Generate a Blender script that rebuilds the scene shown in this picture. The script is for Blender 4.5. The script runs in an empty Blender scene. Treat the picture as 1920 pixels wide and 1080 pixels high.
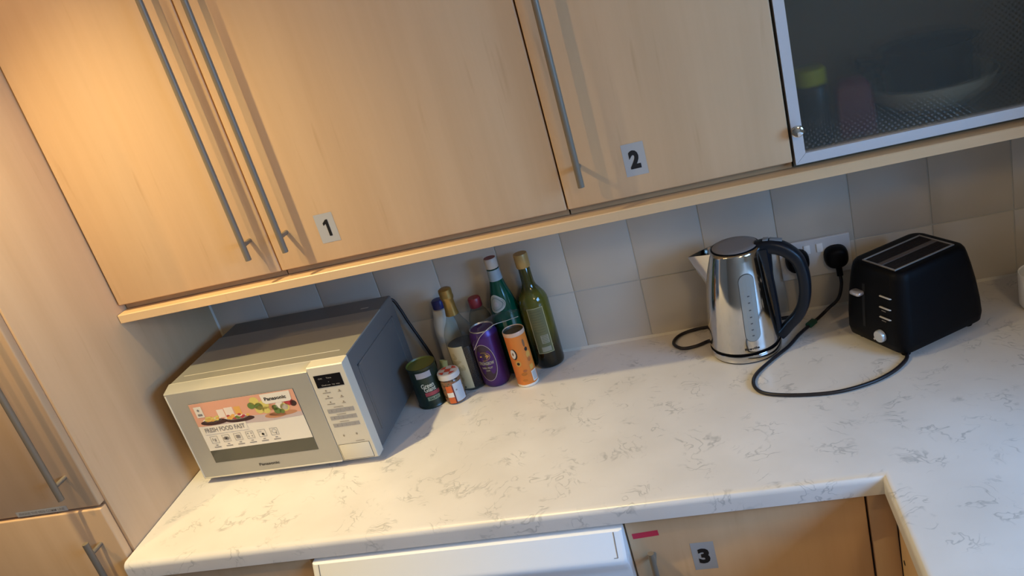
import bpy, bmesh, math, random
from mathutils import Vector, Matrix, noise
random.seed(7)
C = bpy.context.scene.collection
SC = bpy.context.scene
H = 0.91            # worktop height: everything is written with z = 0 on the worktop and lifted by H at the end
PI = math.pi

# ------------------------------------------------------------------ camera, world, lights, exposure
cam = bpy.data.cameras.new('camera'); cam_o = bpy.data.objects.new('camera', cam); C.objects.link(cam_o)
cam.sensor_width = 36.0; cam.lens = 1521.26 / 1920 * 36.0; cam.clip_start = 0.02
cam_o.location = (1.243343, -1.710282, 0.87522)
cam_o.rotation_euler = (1.185938, 0.268688, 0.160334)
SC.camera = cam_o

w = bpy.data.worlds.new('world'); SC.world = w; w.use_nodes = True
w.node_tree.nodes['Background'].inputs[0].default_value = (0.35, 0.62, 1.0, 1)
w.node_tree.nodes['Background'].inputs[1].default_value = 1.5

def lamp(name, kind, loc, energy, color, **kw):
    l = bpy.data.lights.new(name, kind); l.energy = energy; l.color = color
    rot = kw.pop('rot', (0, 0, 0))
    for k, v in kw.items(): setattr(l, k, v)
    o = bpy.data.objects.new(name, l); C.objects.link(o); o.location = loc; o.rotation_euler = rot
    return o
WARM = (1.0, 0.815, 0.42)
# three warm ceiling spots at the left, one weaker lamp added over the floor as fill, daylight in the right wall window
def aim(frm, to): return (Vector(to) - Vector(frm)).to_track_quat('-Z', 'Y').to_euler()
LA, LB, LE = (0.07, -0.72, 1.40), (0.12, -1.12, 1.40), (-0.45, -1.25, 1.40)
lamp('spot_lamp', 'SPOT', LA, 84, WARM, shadow_soft_size=0.018, spot_size=1.95, spot_blend=1.0, rot=aim(LA, (0.28, -0.86, 0.0)))
lamp('spot_lamp', 'SPOT', LB, 17, (1.0, 0.66, 0.30), shadow_soft_size=0.018, spot_size=2.2, spot_blend=1.0, rot=aim(LB, (0.42, -0.29, 0.75)))
lamp('spot_lamp', 'SPOT', LE, 25, (1.0, 0.65, 0.26), shadow_soft_size=0.03, spot_size=1.6, spot_blend=1.0, rot=aim(LE, (-0.22, -0.57, 0.30)))
LC = (1.9, -2.2, 1.40)
lamp('fill_lamp', 'POINT', LC, 17, (1.0, 0.70, 0.32), shadow_soft_size=0.12)  # added frontal fill, no fitting behind it
lamp('window_daylight', 'AREA', (2.94, -1.60, 0.82), 62, (0.20, 0.50, 1.0), shape='RECTANGLE', size=0.74, size_y=1.38, rot=(0, PI / 2 - 0.7, 0))
SC.view_settings.view_transform = 'Standard'; SC.view_settings.look = 'None'
SC.view_settings.exposure = -0.06; SC.view_settings.gamma = 1.0; SC.view_settings.use_curve_mapping = False

# ------------------------------------------------------------------ materials
MATS = {}
def mat(name, col, rough=0.5, metal=0.0, spec=0.5, **kw):
    if name in MATS: return MATS[name]
    m = bpy.data.materials.new(name); m.use_nodes = True
    b = m.node_tree.nodes['Principled BSDF']
    b.inputs['Base Color'].default_value = (*col, 1); b.inputs['Roughness'].default_value = rough
    b.inputs['Metallic'].default_value = metal; b.inputs['Specular IOR Level'].default_value = spec
    for k, v in kw.items(): b.inputs[k].default_value = v
    MATS[name] = m
    return m
def nt(m): return m.node_tree, m.node_tree.nodes['Principled BSDF']
def N(t, kind, **kw):
    n = t.nodes.new(kind)
    for k, v in kw.items():
        if k in n.inputs: n.inputs[k].default_value = v
        else: setattr(n, k, v)
    return n
def L(t, a, b): t.links.new(a, b)
def ramp(t, stops, fac):
    r = t.nodes.new('ShaderNodeValToRGB'); e = r.color_ramp.elements
    while len(e) < len(stops): e.new(0.5)
    for q, (p, c) in zip(e, stops): q.position = p; q.color = (*c, 1) if len(c) == 3 else c
    L(t, fac, r.inputs['Fac']); return r

def wood(name, c1, c2, rough=0.42, scale=(16, 16, 0.9)):
    m = mat(name, c1, rough); t, b = nt(m)
    tc = N(t, 'ShaderNodeTexCoord'); mp = N(t, 'ShaderNodeMapping'); mp.inputs['Scale'].default_value = scale
    L(t, tc.outputs['Object'], mp.inputs['Vector'])
    n1 = N(t, 'ShaderNodeTexNoise', Scale=1.4, Detail=5.0, Roughness=0.6); L(t, mp.outputs[0], n1.inputs['Vector'])
    r1 = ramp(t, [(0.3, c2), (0.7, c1)], n1.outputs['Fac'])
    n2 = N(t, 'ShaderNodeTexNoise', Scale=1.0, Detail=2.0); mp2 = N(t, 'ShaderNodeMapping'); mp2.inputs['Scale'].default_value = (60, 60, 5)
    L(t, tc.outputs['Object'], mp2.inputs['Vector']); L(t, mp2.outputs[0], n2.inputs['Vector'])
    r2 = ramp(t, [(0.66, (1, 1, 1)), (0.80, (0.82, 0.76, 0.70))], n2.outputs['Fac'])
    mx = N(t, 'ShaderNodeMix', data_type='RGBA', blend_type='MULTIPLY'); mx.inputs[0].default_value = 0.55
    L(t, r1.outputs[0], mx.inputs[6]); L(t, r2.outputs[0], mx.inputs[7]); L(t, mx.outputs[2], b.inputs['Base Color'])
    return m
MAPLE = wood('maple_laminate', (0.66, 0.435, 0.245), (0.60, 0.385, 0.21))
MAPLE_H = wood('maple_laminate_level', (0.70, 0.48, 0.27), (0.62, 0.42, 0.23), scale=(0.9, 16, 16))
CARC = wood('maple_carcass', (0.42, 0.28, 0.15), (0.38, 0.25, 0.13))
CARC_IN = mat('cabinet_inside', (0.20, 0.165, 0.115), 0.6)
STEEL = mat('brushed_steel', (0.20, 0.160, 0.115), 0.42, 0.15, 0.35)
CHROME = mat('polished_steel', (0.62, 0.60, 0.57), 0.10, 1.0)
LIDSTEEL = mat('satin_steel', (0.34, 0.32, 0.31), 0.42, 0.25)
ALU = mat('anodised_aluminium', (0.62, 0.63, 0.66), 0.42, 0.35)
BLACK = mat('black_plastic', (0.003, 0.003, 0.004), 0.5, 0.0, 0.12)
BLACKG = mat('black_gloss', (0.008, 0.007, 0.008), 0.15)
NAVY = mat('kettle_plastic', (0.007, 0.010, 0.016), 0.38, 0.0, 0.35)
RUBBER = mat('cable_rubber', (0.010, 0.007, 0.009), 0.45)
WHITEP = mat('white_enamel', (0.88, 0.87, 0.85), 0.30)
WHITEG = mat('white_socket', (0.60, 0.59, 0.59), 0.35)
DARK = mat('dark_gap', (0.012, 0.008, 0.006), 0.8)
INK = mat('black_print', (0.008, 0.007, 0.008), 0.5)
GREY_ST = mat('grey_sticker', (0.43, 0.41, 0.385), 0.4)
RED = mat('red_tape', (0.62, 0.035, 0.07), 0.5)
SILV = mat('silver_paint', (0.42, 0.40, 0.35), 0.36, 0.25)
SILV2 = mat('silver_panel', (0.66, 0.61, 0.50), 0.38, 0.10)
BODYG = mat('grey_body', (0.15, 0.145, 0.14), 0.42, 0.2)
PRINTG = mat('grey_print', (0.24, 0.22, 0.21), 0.5)
KEYG = mat('grey_key', (0.33, 0.31, 0.29), 0.5)
PAPER = mat('paper_white', (0.78, 0.72, 0.62), 0.45)
WHITEINK = mat('white_print', (0.75, 0.73, 0.68), 0.5)
GROUT = mat('grout', (0.50, 0.48, 0.43), 0.8)
WALLP = mat('wall_paint', (0.45, 0.40, 0.32), 0.8)
SEAL = mat('sealant', (0.62, 0.58, 0.50), 0.45)

def tile_mat():
    m = mat('tile_glaze', (0.50, 0.47, 0.42), 0.30); t, b = nt(m)
    tc = N(t, 'ShaderNodeTexCoord'); n = N(t, 'ShaderNodeTexNoise', Scale=3.0, Detail=3.0); L(t, tc.outputs['Object'], n.inputs['Vector'])
    r = ramp(t, [(0.3, (0.52, 0.47, 0.40)), (0.7, (0.61, 0.555, 0.475))], n.outputs['Fac']); L(t, r.outputs[0], b.inputs['Base Color'])
    n2 = N(t, 'ShaderNodeTexNoise', Scale=14.0, Detail=2.0); L(t, tc.outputs['Object'], n2.inputs['Vector'])
    bp = N(t, 'ShaderNodeBump', Strength=0.12, Distance=0.004); L(t, n2.outputs['Fac'], bp.inputs['Height']); L(t, bp.outputs[0], b.inputs['Normal'])
    return m
TILE = tile_mat()

def marble():
    m = mat('marble_laminate', (0.8, 0.78, 0.74), 0.30); t, b = nt(m)
    tc = N(t, 'ShaderNodeTexCoord')
    # warp the coordinates, then take thin bands where a noise crosses its middle: broken vein strokes
    nw = N(t, 'ShaderNodeTexNoise', Scale=7.0, Detail=4.0); L(t, tc.outputs['Object'], nw.inputs['Vector'])
    ad = N(t, 'ShaderNodeMix', data_type='RGBA', blend_type='LINEAR_LIGHT'); ad.inputs[0].default_value = 0.10
    L(t, tc.outputs['Object'], ad.inputs[6]); L(t, nw.outputs['Color'], ad.inputs[7])
    def vein(scale, width, seed):
        mp = N(t, 'ShaderNodeMapping'); mp.inputs['Location'].default_value = (seed, seed * 1.7, 0); mp.inputs['Rotation'].default_value = (0, 0, 0.6 + seed)
        mp.inputs['Scale'].default_value = (1, 1.9, 1)
        L(t, ad.outputs[2], mp.inputs['Vector'])
        n = N(t, 'ShaderNodeTexNoise', Scale=scale, Detail=3.0, Roughness=0.55); L(t, mp.outputs[0], n.inputs['Vector'])
        s = N(t, 'ShaderNodeMath', operation='SUBTRACT'); s.inputs[1].default_value = 0.5; L(t, n.outputs['Fac'], s.inputs[0])
        a = N(t, 'ShaderNodeMath', operation='ABSOLUTE'); L(t, s.outputs[0], a.inputs[0])
        return ramp(t, [(0.0, (1, 1, 1)), (width, (0, 0, 0))], a.outputs[0])
    v1 = vein(7.5, 0.014, 0.3); v2 = vein(14.0, 0.022, 2.1)
    msk = N(t, 'ShaderNodeTexNoise', Scale=17.0, Detail=3.0); L(t, tc.outputs['Object'], msk.inputs['Vector'])
    mr = ramp(t, [(0.50, (0, 0, 0)), (0.62, (1, 1, 1))], msk.outputs['Fac'])
    mx = N(t, 'ShaderNodeMath', operation='MAXIMUM'); L(t, v1.outputs[0], mx.inputs[0]); L(t, v2.outputs[0], mx.inputs[1])
    mu = N(t, 'ShaderNodeMath', operation='MULTIPLY'); L(t, mx.outputs[0], mu.inputs[0]); L(t, mr.outputs[0], mu.inputs[1])
    mu2 = N(t, 'ShaderNodeMath', operation='MULTIPLY'); mu2.inputs[1].default_value = 0.62; L(t, mu.outputs[0], mu2.inputs[0])
    n3 = N(t, 'ShaderNodeTexNoise', Scale=6.0, Detail=4.0); L(t, tc.outputs['Object'], n3.inputs['Vector'])
    base = ramp(t, [(0.35, (0.67, 0.625, 0.575)), (0.65, (0.74, 0.695, 0.645))], n3.outputs['Fac'])
    cm = N(t, 'ShaderNodeMix', data_type='RGBA'); L(t, mu2.outputs[0], cm.inputs[0]); L(t, base.outputs[0], cm.inputs[6]); cm.inputs[7].default_value = (0.33, 0.32, 0.30, 1)
    L(t, cm.outputs[2], b.inputs['Base Color'])
    return m
MARBLE = marble()

def clear(name, tint, share=0.75, rough=0.05):
    """thin clear wall of a bottle or film: mostly see-through with a glossy sheen"""
    if name in MATS: return MATS[name]
    m = bpy.data.materials.new(name); m.use_nodes = True; t = m.node_tree; t.nodes.clear()
    out = N(t, 'ShaderNodeOutputMaterial'); tr = N(t, 'ShaderNodeBsdfTransparent'); tr.inputs[0].default_value = (*tint, 1)
    pr = N(t, 'ShaderNodeBsdfPrincipled', Roughness=rough); pr.inputs['Base Color'].default_value = (*[c * 0.30 for c in tint], 1)
    mx = N(t, 'ShaderNodeMixShader'); fr = N(t, 'ShaderNodeLayerWeight')
    mr = N(t, 'ShaderNodeMapRange'); mr.inputs[3].default_value = (1 - share); mr.inputs[4].default_value = .55
    pw = N(t, 'ShaderNodeMath', operation='POWER'); pw.inputs[1].default_value = 3.0; L(t, fr.outputs['Facing'], pw.inputs[0]); L(t, pw.outputs[0], mr.inputs[0]); L(t, mr.outputs[0], mx.inputs[0]); L(t, tr.outputs[0], mx.inputs[1]); L(t, pr.outputs[0], mx.inputs[2]); L(t, mx.outputs[0], out.inputs[0])
    MATS[name] = m; return m
CLEARG = clear('clear_glass', (0.84, 0.85, 0.82), 0.94)
FILM = clear('clear_film', (0.97, 0.97, 0.97), 0.95, 0.12)
GREENG = mat('green_glass', (0.002, 0.055, 0.030), 0.06, 0.0, 0.6)
OLIVEG = mat('olive_glass', (0.060, 0.062, 0.006), 0.07, 0.0, 0.6)
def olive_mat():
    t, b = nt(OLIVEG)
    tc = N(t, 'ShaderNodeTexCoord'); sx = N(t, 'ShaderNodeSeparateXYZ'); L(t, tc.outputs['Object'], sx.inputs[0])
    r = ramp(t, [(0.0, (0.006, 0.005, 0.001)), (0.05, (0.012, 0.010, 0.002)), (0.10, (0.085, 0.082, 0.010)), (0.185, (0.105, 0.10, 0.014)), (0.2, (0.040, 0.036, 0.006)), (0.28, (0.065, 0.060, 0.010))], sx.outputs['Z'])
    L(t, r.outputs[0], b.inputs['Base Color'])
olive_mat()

def cabinet_glass():
    m = bpy.data.materials.new('reeded_glass'); m.use_nodes = True; t = m.node_tree; t.nodes.clear()
    out = N(t, 'ShaderNodeOutputMaterial'); tc = N(t, 'ShaderNodeTexCoord')
    sx = N(t, 'ShaderNodeSeparateXYZ'); L(t, tc.outputs['Object'], sx.inputs[0])
    def wave(o):
        a = N(t, 'ShaderNodeMath', operation='MULTIPLY'); a.inputs[1].default_value = 2 * PI / 0.0095; L(t, o, a.inputs[0])
        s = N(t, 'ShaderNodeMath', operation='SINE'); L(t, a.outputs[0], s.inputs[0]); return s
    wx, wz = wave(sx.outputs['X']), wave(sx.outputs['Z'])
    ad = N(t, 'ShaderNodeMath', operation='MULTIPLY'); L(t, wx.outputs[0], ad.inputs[0]); L(t, wz.outputs[0], ad.inputs[1])
    bp = N(t, 'ShaderNodeBump', Strength=0.13, Distance=0.0006); L(t, ad.outputs[0], bp.inputs['Height'])
    pr = N(t, 'ShaderNodeBsdfGlass', Roughness=0.20, IOR=1.25); pr.inputs[0].default_value = (0.80, 0.80, 0.78, 1)
    gl = N(t, 'ShaderNodeBsdfGlossy', Roughness=0.09); gl.inputs[0].default_value = (1, 1, 1, 1); L(t, bp.outputs[0], gl.inputs['Normal'])
    tr = N(t, 'ShaderNodeBsdfTransparent'); tr.inputs[0].default_value = (0.75, 0.75, 0.73, 1)
    m1 = N(t, 'ShaderNodeMixShader'); m1.inputs[0].default_value = 0.50; L(t, pr.outputs[0], m1.inputs[1]); L(t, tr.outputs[0], m1.inputs[2])
    m2 = N(t, 'ShaderNodeMixShader'); m2.inputs[0].default_value = 0.07; L(t, m1.outputs[0], m2.inputs[1]); L(t, gl.outputs[0], m2.inputs[2]); L(t, m2.outputs[0], out.inputs[0])
    MATS['reeded_glass'] = m; return m
REED = cabinet_glass()

# ------------------------------------------------------------------ mesh helpers
def NB(): return bmesh.new()
def box(bm, x0, x1, y0, y1, z0, z1, bev=0.0, mi=0, seg=2, M=None):
    r = bmesh.ops.create_cube(bm, size=1.0)
    vs = r['verts']
    for v in vs: v.co = Vector((x0 + (v.co.x + .5) * (x1 - x0), y0 + (v.co.y + .5) * (y1 - y0), z0 + (v.co.z + .5) * (z1 - z0)))
    fs = set(f for v in vs for f in v.link_faces)
    for f in fs: f.material_index = mi
    if M is not None: bmesh.ops.transform(bm, matrix=M, verts=vs)
    if bev > 0:
        es = list(set(e for v in vs for e in v.link_edges))
        r = bmesh.ops.bevel(bm, geom=es, offset=bev, segments=seg, affect='EDGES', profile=0.5, clamp_overlap=True)
        for f in r['faces']: f.material_index = mi
    return bm
def poly(bm, pts, mi=0):
    f = bm.faces.new([bm.verts.new(p) for p in pts]); f.material_index = mi; return f
def prism(bm, pts, d, mi=0):
    """polygon pts (3D) extruded by vector d, closed"""
    d = Vector(d); a = [bm.verts.new(p) for p in pts]; b = [bm.verts.new(Vector(p) + d) for p in pts]
    n = len(a); fs = [bm.faces.new(a[::-1]), bm.faces.new(b)]
    for i in range(n): fs.append(bm.faces.new((a[i], a[(i + 1) % n], b[(i + 1) % n], b[i])))
    for f in fs: f.material_index = mi
def lathe(bm, prof, n=40, cx=0, cy=0, cap0=True, cap1=True, mi=0):
    """prof: (r, z) from bottom to top; optional third value = material index of the band that ends there"""
    rings = []
    for p in prof:
        r, z = p[0], p[1]
        rings.append([bm.verts.new((cx + r * math.cos(2 * PI * i / n), cy + r * math.sin(2 * PI * i / n), z)) for i in range(n)])
    for k in range(len(rings) - 1):
        m = prof[k + 1][2] if len(prof[k + 1]) > 2 else mi
        for i in range(n):
            f = bm.faces.new((rings[k][i], rings[k][(i + 1) % n], rings[k + 1][(i + 1) % n], rings[k + 1][i])); f.material_index = m
    if cap0: bm.faces.new(rings[0][::-1]).material_index = prof[0][2] if len(prof[0]) > 2 else mi
    if cap1: bm.faces.new(rings[-1]).material_index = prof[-1][2] if len(prof[-1]) > 2 else mi
def smooth_path(pts, n=8):
    P = [Vector(p) for p in pts]; out = []
    for i in range(len(P) - 1):
        p0 = P[max(i - 1, 0)]; p1 = P[i]; p2 = P[i + 1]; p3 = P[min(i + 2, len(P) - 1)]
        for k in range(n):
            t = k / n
            out.append(0.5 * ((2 * p1) + (p2 - p0) * t + (2 * p0 - 5 * p1 + 4 * p2 - p3) * t * t + (3 * p1 - p0 - 3 * p2 + p3) * t ** 3))
    out.append(P[-1]); return out
def tube(bm, pts, r, n=10, mi=0, rad=None):
    pts = [Vector(p) for p in pts]; rings = []
    t0 = (pts[1] - pts[0]).normalized(); up = Vector((0, 0, 1)) if abs(t0.z) < 0.9 else Vector((1, 0, 0))
    nrm = (up - t0 * up.dot(t0)).normalized()
    for i, p in enumerate(pts):
        a = pts[max(i - 1, 0)]; b = pts[min(i + 1, len(pts) - 1)]; t = (b - a).normalized()
        nrm = (nrm - t * nrm.dot(t)).normalized(); bn = t.cross(nrm); rr = rad(i / (len(pts) - 1)) if rad else (r, r)
        rings.append([bm.verts.new(p + nrm * rr[0] * math.cos(2 * PI * k / n) + bn * rr[1] * math.sin(2 * PI * k / n)) for k in range(n)])
    for k in range(len(rings) - 1):
        for i in range(n): bm.faces.new((rings[k][i], rings[k][(i + 1) % n], rings[k + 1][(i + 1) % n], rings[k + 1][i])).material_index = mi
    bm.faces.new(rings[0][::-1]).material_index = mi; bm.faces.new(rings[-1]).material_index = mi
def cylinder(bm, a, b, r, n=20, mi=0): tube(bm, [a, (Vector(a) + Vector(b)) / 2, b], r, n, mi)
def loft(bm, rings, mi=0, cap=True):
    R = [[bm.verts.new(p) for p in r] for r in rings]; n = len(R[0])
    for k in range(len(R) - 1):
        for i in range(n): bm.faces.new((R[k][i], R[k][(i + 1) % n], R[k + 1][(i + 1) % n], R[k + 1][i])).material_index = mi
    if cap: bm.faces.new(R[0][::-1]).material_index = mi; bm.faces.new(R[-1]).material_index = mi
def rrect(hx, hy, r, z, n=6, cx=0, cy=0):
    out = []
    for (sx, sy, a0) in ((1, 1, 0), (-1, 1, 90), (-1, -1, 180), (1, -1, 270)):
        for k in range(n + 1):
            a = math.radians(a0 + 90 * k / n); out.append(Vector((cx + sx * (hx - r) + r * math.cos(a), cy + sy * (hy - r) + r * math.sin(a), z)))
    return out
def text_geo(s, size, bold=0.0, font_x=1.0):
    """flat lettering from Blender's built-in font: list of verts (x, y) and faces, lower-left at 0,0"""
    cu = bpy.data.curves.new('t', 'FONT'); cu.body = s; cu.size = size; cu.offset = bold; cu.resolution_u = 3
    o = bpy.data.objects.new('t', cu); C.objects.link(o)
    dg = bpy.context.evaluated_depsgraph_get(); me = bpy.data.meshes.new_from_object(o.evaluated_get(dg))
    v = [(p.co.x * font_x, p.co.y) for p in me.vertices]; f = [tuple(p.vertices) for p in me.polygons]
    bpy.data.objects.remove(o); bpy.data.curves.remove(cu); bpy.data.meshes.remove(me)
    x0 = min(a for a, b in v); y0 = min(b for a, b in v)
    return [(a - x0, b - y0) for a, b in v], f
def text_fit(s, w_, h_, bold=0.0):
    v, f = text_geo(s, 1.0, bold); mx = max(a for a, b in v); my = max(b for a, b in v)
    return [(a * w_ / mx, b * h_ / my) for a, b in v], f
def add_flat(bm, vf, mp, mi):
    v, f = vf; vs = [bm.verts.new(mp(a, b)) for a, b in v]
    for q in f:
        try: bm.faces.new([vs[i] for i in q]).material_index = mi
        except ValueError: pass
def rect2(x0, x1, y0, y1, nx=1, ny=1):
    v = [(x0 + (x1 - x0) * i / nx, y0 + (y1 - y0) * j / ny) for j in range(ny + 1) for i in range(nx + 1)]
    f = [(j * (nx + 1) + i, j * (nx + 1) + i + 1, (j + 1) * (nx + 1) + i + 1, (j + 1) * (nx + 1) + i) for j in range(ny) for i in range(nx)]
    return v, f
def ell2(cx, cy, rx, ry, n=20):
    return [(cx + rx * math.cos(2 * PI * i / n), cy + ry * math.sin(2 * PI * i / n)) for i in range(n)], [tuple(range(n))]
def ring2(cx, cy, rx, ry, wd, n=28, a0=0, a1=2 * PI):
    v = []; f = []; m = n + 1
    for i in range(m):
        a = a0 + (a1 - a0) * i / n; v += [(cx + rx * math.cos(a), cy + ry * math.sin(a)), (cx + (rx - wd) * math.cos(a), cy + (ry - wd) * math.sin(a))]
    for i in range(n): f.append((2 * i, 2 * i + 2, 2 * i + 3, 2 * i + 1))
    return v, f
def frame2(x0, x1, y0, y1, wd):
    out_v = []; out_f = []
    for a in ((x0, x1, y0, y0 + wd), (x0, x1, y1 - wd, y1), (x0, x0 + wd, y0, y1), (x1 - wd, x1, y0, y1)):
        v, f = rect2(*a); k = len(out_v); out_v += v; out_f += [tuple(i + k for i in q) for q in f]
    return out_v, out_f
def on_cyl(r, a0, off=0.0004):
    """map (s, z) onto a cylinder of radius r (number or function of z); s = 0 lies at angle a0 and grows anticlockwise"""
    rf = r if callable(r) else (lambda z: r)
    return lambda s, z: ((rf(z) + off) * math.cos(a0 + s / rf(z)), (rf(z) + off) * math.sin(a0 + s / rf(z)), z)

def obj(name, bm, mats, parent=None, smooth=None, loc=None, rotz=None):
    me = bpy.data.meshes.new(name)
    bmesh.ops.recalc_face_normals(bm, faces=bm.faces[:]) if smooth != 'raw' else None
    bm.to_mesh(me); bm.free()
    for m in (mats if isinstance(mats, (list, tuple)) else [mats]): me.materials.append(m)
    if smooth is not None and smooth != 'raw':
        for p in me.polygons: p.use_smooth = True
        me.set_sharp_from_angle(angle=math.radians(smooth))
    o = bpy.data.objects.new(name, me); C.objects.link(o)
    if parent: o.parent = parent
    if loc: o.location = loc
    if rotz: o.rotation_euler = (0, 0, rotz)
    return o
def thing(name, label, cat, loc=(0, 0, 0), rotz=0, group=None):
    o = bpy.data.objects.new(name, None); C.objects.link(o); o.empty_display_size = 0.05
    o.location = loc; o.rotation_euler = (0, 0, rotz); o['label'] = label; o['category'] = cat
    if group: o['group'] = group
    return o
def tag(o, label, cat, group=None):
    o['label'] = label; o['category'] = cat
    if group: o['group'] = group
    return o
def under(o, root):
    """parent a piece written in room coordinates under a placed and turned thing"""
    o.parent = root; o.matrix_parent_inverse = (Matrix.Translation(root.location) @ root.rotation_euler.to_matrix().to_4x4()).inverted(); return o
def struct(o): o['kind'] = 'structure'; return o
def bx(name, b, m, parent=None, bev=0.0, smooth=40):
    bm = NB(); box(bm, *b, bev=bev); return obj(name, bm, m, parent, smooth if bev else None)
LIFT = []

# ------------------------------------------------------------------ setting: room shell
X0, X1, Y0, Y1, ZF, ZC = -1.5, 3.0, -3.2, 0.0, -H, 1.5
struct(bx('floor', (X0 - .1, X1 + .1, Y0 - .1, Y1 + .1, ZF - .06, ZF), mat('floor_vinyl', (0.22, 0.19, 0.16), 0.5)))
struct(bx('ceiling', (X0 - .1, X1 + .1, Y0 - .1, Y1 + .1, ZC, ZC + .06), mat('ceiling_paint', (0.60, 0.57, 0.50), 0.9)))
wb = struct(bx('wall_back', (X0 - .1, X1 + .1, 0.0014, 0.108, ZF, ZC), GROUT))
struct(bx('wall_left', (X0 - .1, X0, Y0, 0.008, ZF, ZC), WALLP))
struct(bx('wall_front', (X0 - .1, X1 + .1, Y0 - .1, Y0, ZF, ZC), WALLP))
# right wall with the window opening
WY0, WY1, WZ0, WZ1 = -2.34, -0.86, 0.40, 1.24
bm = NB()
box(bm, X1, X1 + .1, Y0, WY0, ZF, ZC); box(bm, X1, X1 + .1, WY1, 0.0014, ZF, ZC)
box(bm, X1, X1 + .1, WY0, WY1, ZF, WZ0); box(bm, X1, X1 + .1, WY0, WY1, WZ1, ZC)
struct(obj('wall_right', bm, WALLP))
struct(bx('wall_right', (2.05, X1 - .001, -.66, -.001, ZF, ZC), WALLP))     # unseen pier, added to block window daylight from the back wall; run ends here
win = bpy.data.objects.new('window_1', None); C.objects.link(win); win.location = (X1 + .05, (WY0 + WY1) / 2, WZ0); struct(win)
bm = NB(); hw = (WY1 - WY0) / 2; hh = WZ1 - WZ0
for a in ((-hw, -hw + .05, 0, hh), (hw - .05, hw, 0, hh), (-hw + .05, hw - .05, 0, .05), (-hw + .05, hw - .05, hh - .05, hh), (-.03, .03, .05, hh - .05)):
    box(bm, -.03, .03, a[0], a[1], a[2], a[3], 0.003)
obj('window_frame', bm, WHITEP, win)
bx('window_pane', (-.003, .003, -hw + .05, hw - .05, .05, hh - .05), clear('window_glass', (0.97, 0.98, 1.0), 0.95), win)

# wall tiles: one object each, 154 mm pitch, first row cut
PIT, TX0, Z1R = 0.154, 0.9145, 0.1476
tile_meshes = {}
def tile(x0, x1, z0, z1):
    k = (round(x1 - x0, 4), round(z1 - z0, 4))
    if k not in tile_meshes:
        bm = NB(); box(bm, 0, x1 - x0, 0, 0.0030, 0, z1 - z0, 0.0010, seg=2)
        o = obj('tile', bm, TILE, wb, 50); tile_meshes[k] = o.data
    else:
        o = bpy.data.objects.new('tile', tile_meshes[k]); C.objects.link(o); o.parent = wb
    o.location = (x0, random.uniform(-0.0003, 0.0003), z0)
for i in range(-6, 7):
    a = TX0 + i * PIT + 0.0011; b = a + PIT - 0.0022; a = max(a, 0.001)
    for (z0, z1) in ((0.002, Z1R - 0.0012), (Z1R + 0.0012, Z1R + PIT - 0.0012), (Z1R + PIT + 0.0012, 0.397)):
        tile(a, b, z0, z1)

# sealant bead where tiles meet worktop and tall unit
bm = NB(); prism(bm, [(0.0, -0.0045, 0.0), (0.0, 0.0, 0.0), (0.0, 0.0, 0.005)], (2.0, 0, 0)); struct(obj('trim_1', bm, SEAL))
bm = NB(); prism(bm, [(0.0, 0.0, 0.005), (0.0, -0.004, 0.005), (0.004, 0.0, 0.005)], (0, 0, 0.39)); struct(obj('trim_2', bm, SEAL))

# ------------------------------------------------------------------ worktop (one continuous L)
XR = 1.429
wt = thing('worktop', 'pale marble-look laminate worktop with rounded front edge running in an L', 'worktop', (0, 0, 0))
bm = NB()
rr = 0.013; prof = [(0.004, -.0382), (0.0, -.0365)]
for k in range(8):
    a = PI / 2 * k / 7; prof.append((rr - rr * math.cos(a), -rr + rr * math.sin(a)))
cols = []
for (off, z) in prof:
    cols.append([bm.verts.new((0.0015, -.6 + off, z)), bm.verts.new((XR + off, -.6 + off, z)), bm.verts.new((XR + off, -1.62, z))])
for k in range(len(cols) - 1):
    for j in range(2): bm.faces.new((cols[k][j], cols[k][j + 1], cols[k + 1][j + 1], cols[k + 1][j]))
tp = cols[-1]; XE = 2.048
e = [bm.verts.new((0.0015, -.001, 0)), bm.verts.new((XE, -.001, 0)), bm.verts.new((XE, -1.62, 0))]
bm.faces.new((tp[0], tp[1], e[1], e[0])); bm.faces.new((tp[1], tp[2], e[2], e[1]))
b0 = cols[0]; g = [bm.verts.new((0.0015, -.001, -.0382)), bm.verts.new((XE, -.001, -.0382)), bm.verts.new((XE, -1.62, -.0382))]
bm.faces.new((b0[0], g[0], g[1], b0[1])); bm.faces.new((b0[1], g[1], g[2], b0[2]))
bm.faces.new((e[0], e[1], g[1], g[0])); bm.faces.new((e[1], e[2], g[2], g[1]))
bm.faces.new([c[0] for c in cols] + [e[0], g[0]]); bm.faces.new([c[2] for c in cols] + [e[2], g[2]])
obj('surface', bm, MARBLE, wt, 45)

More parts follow.
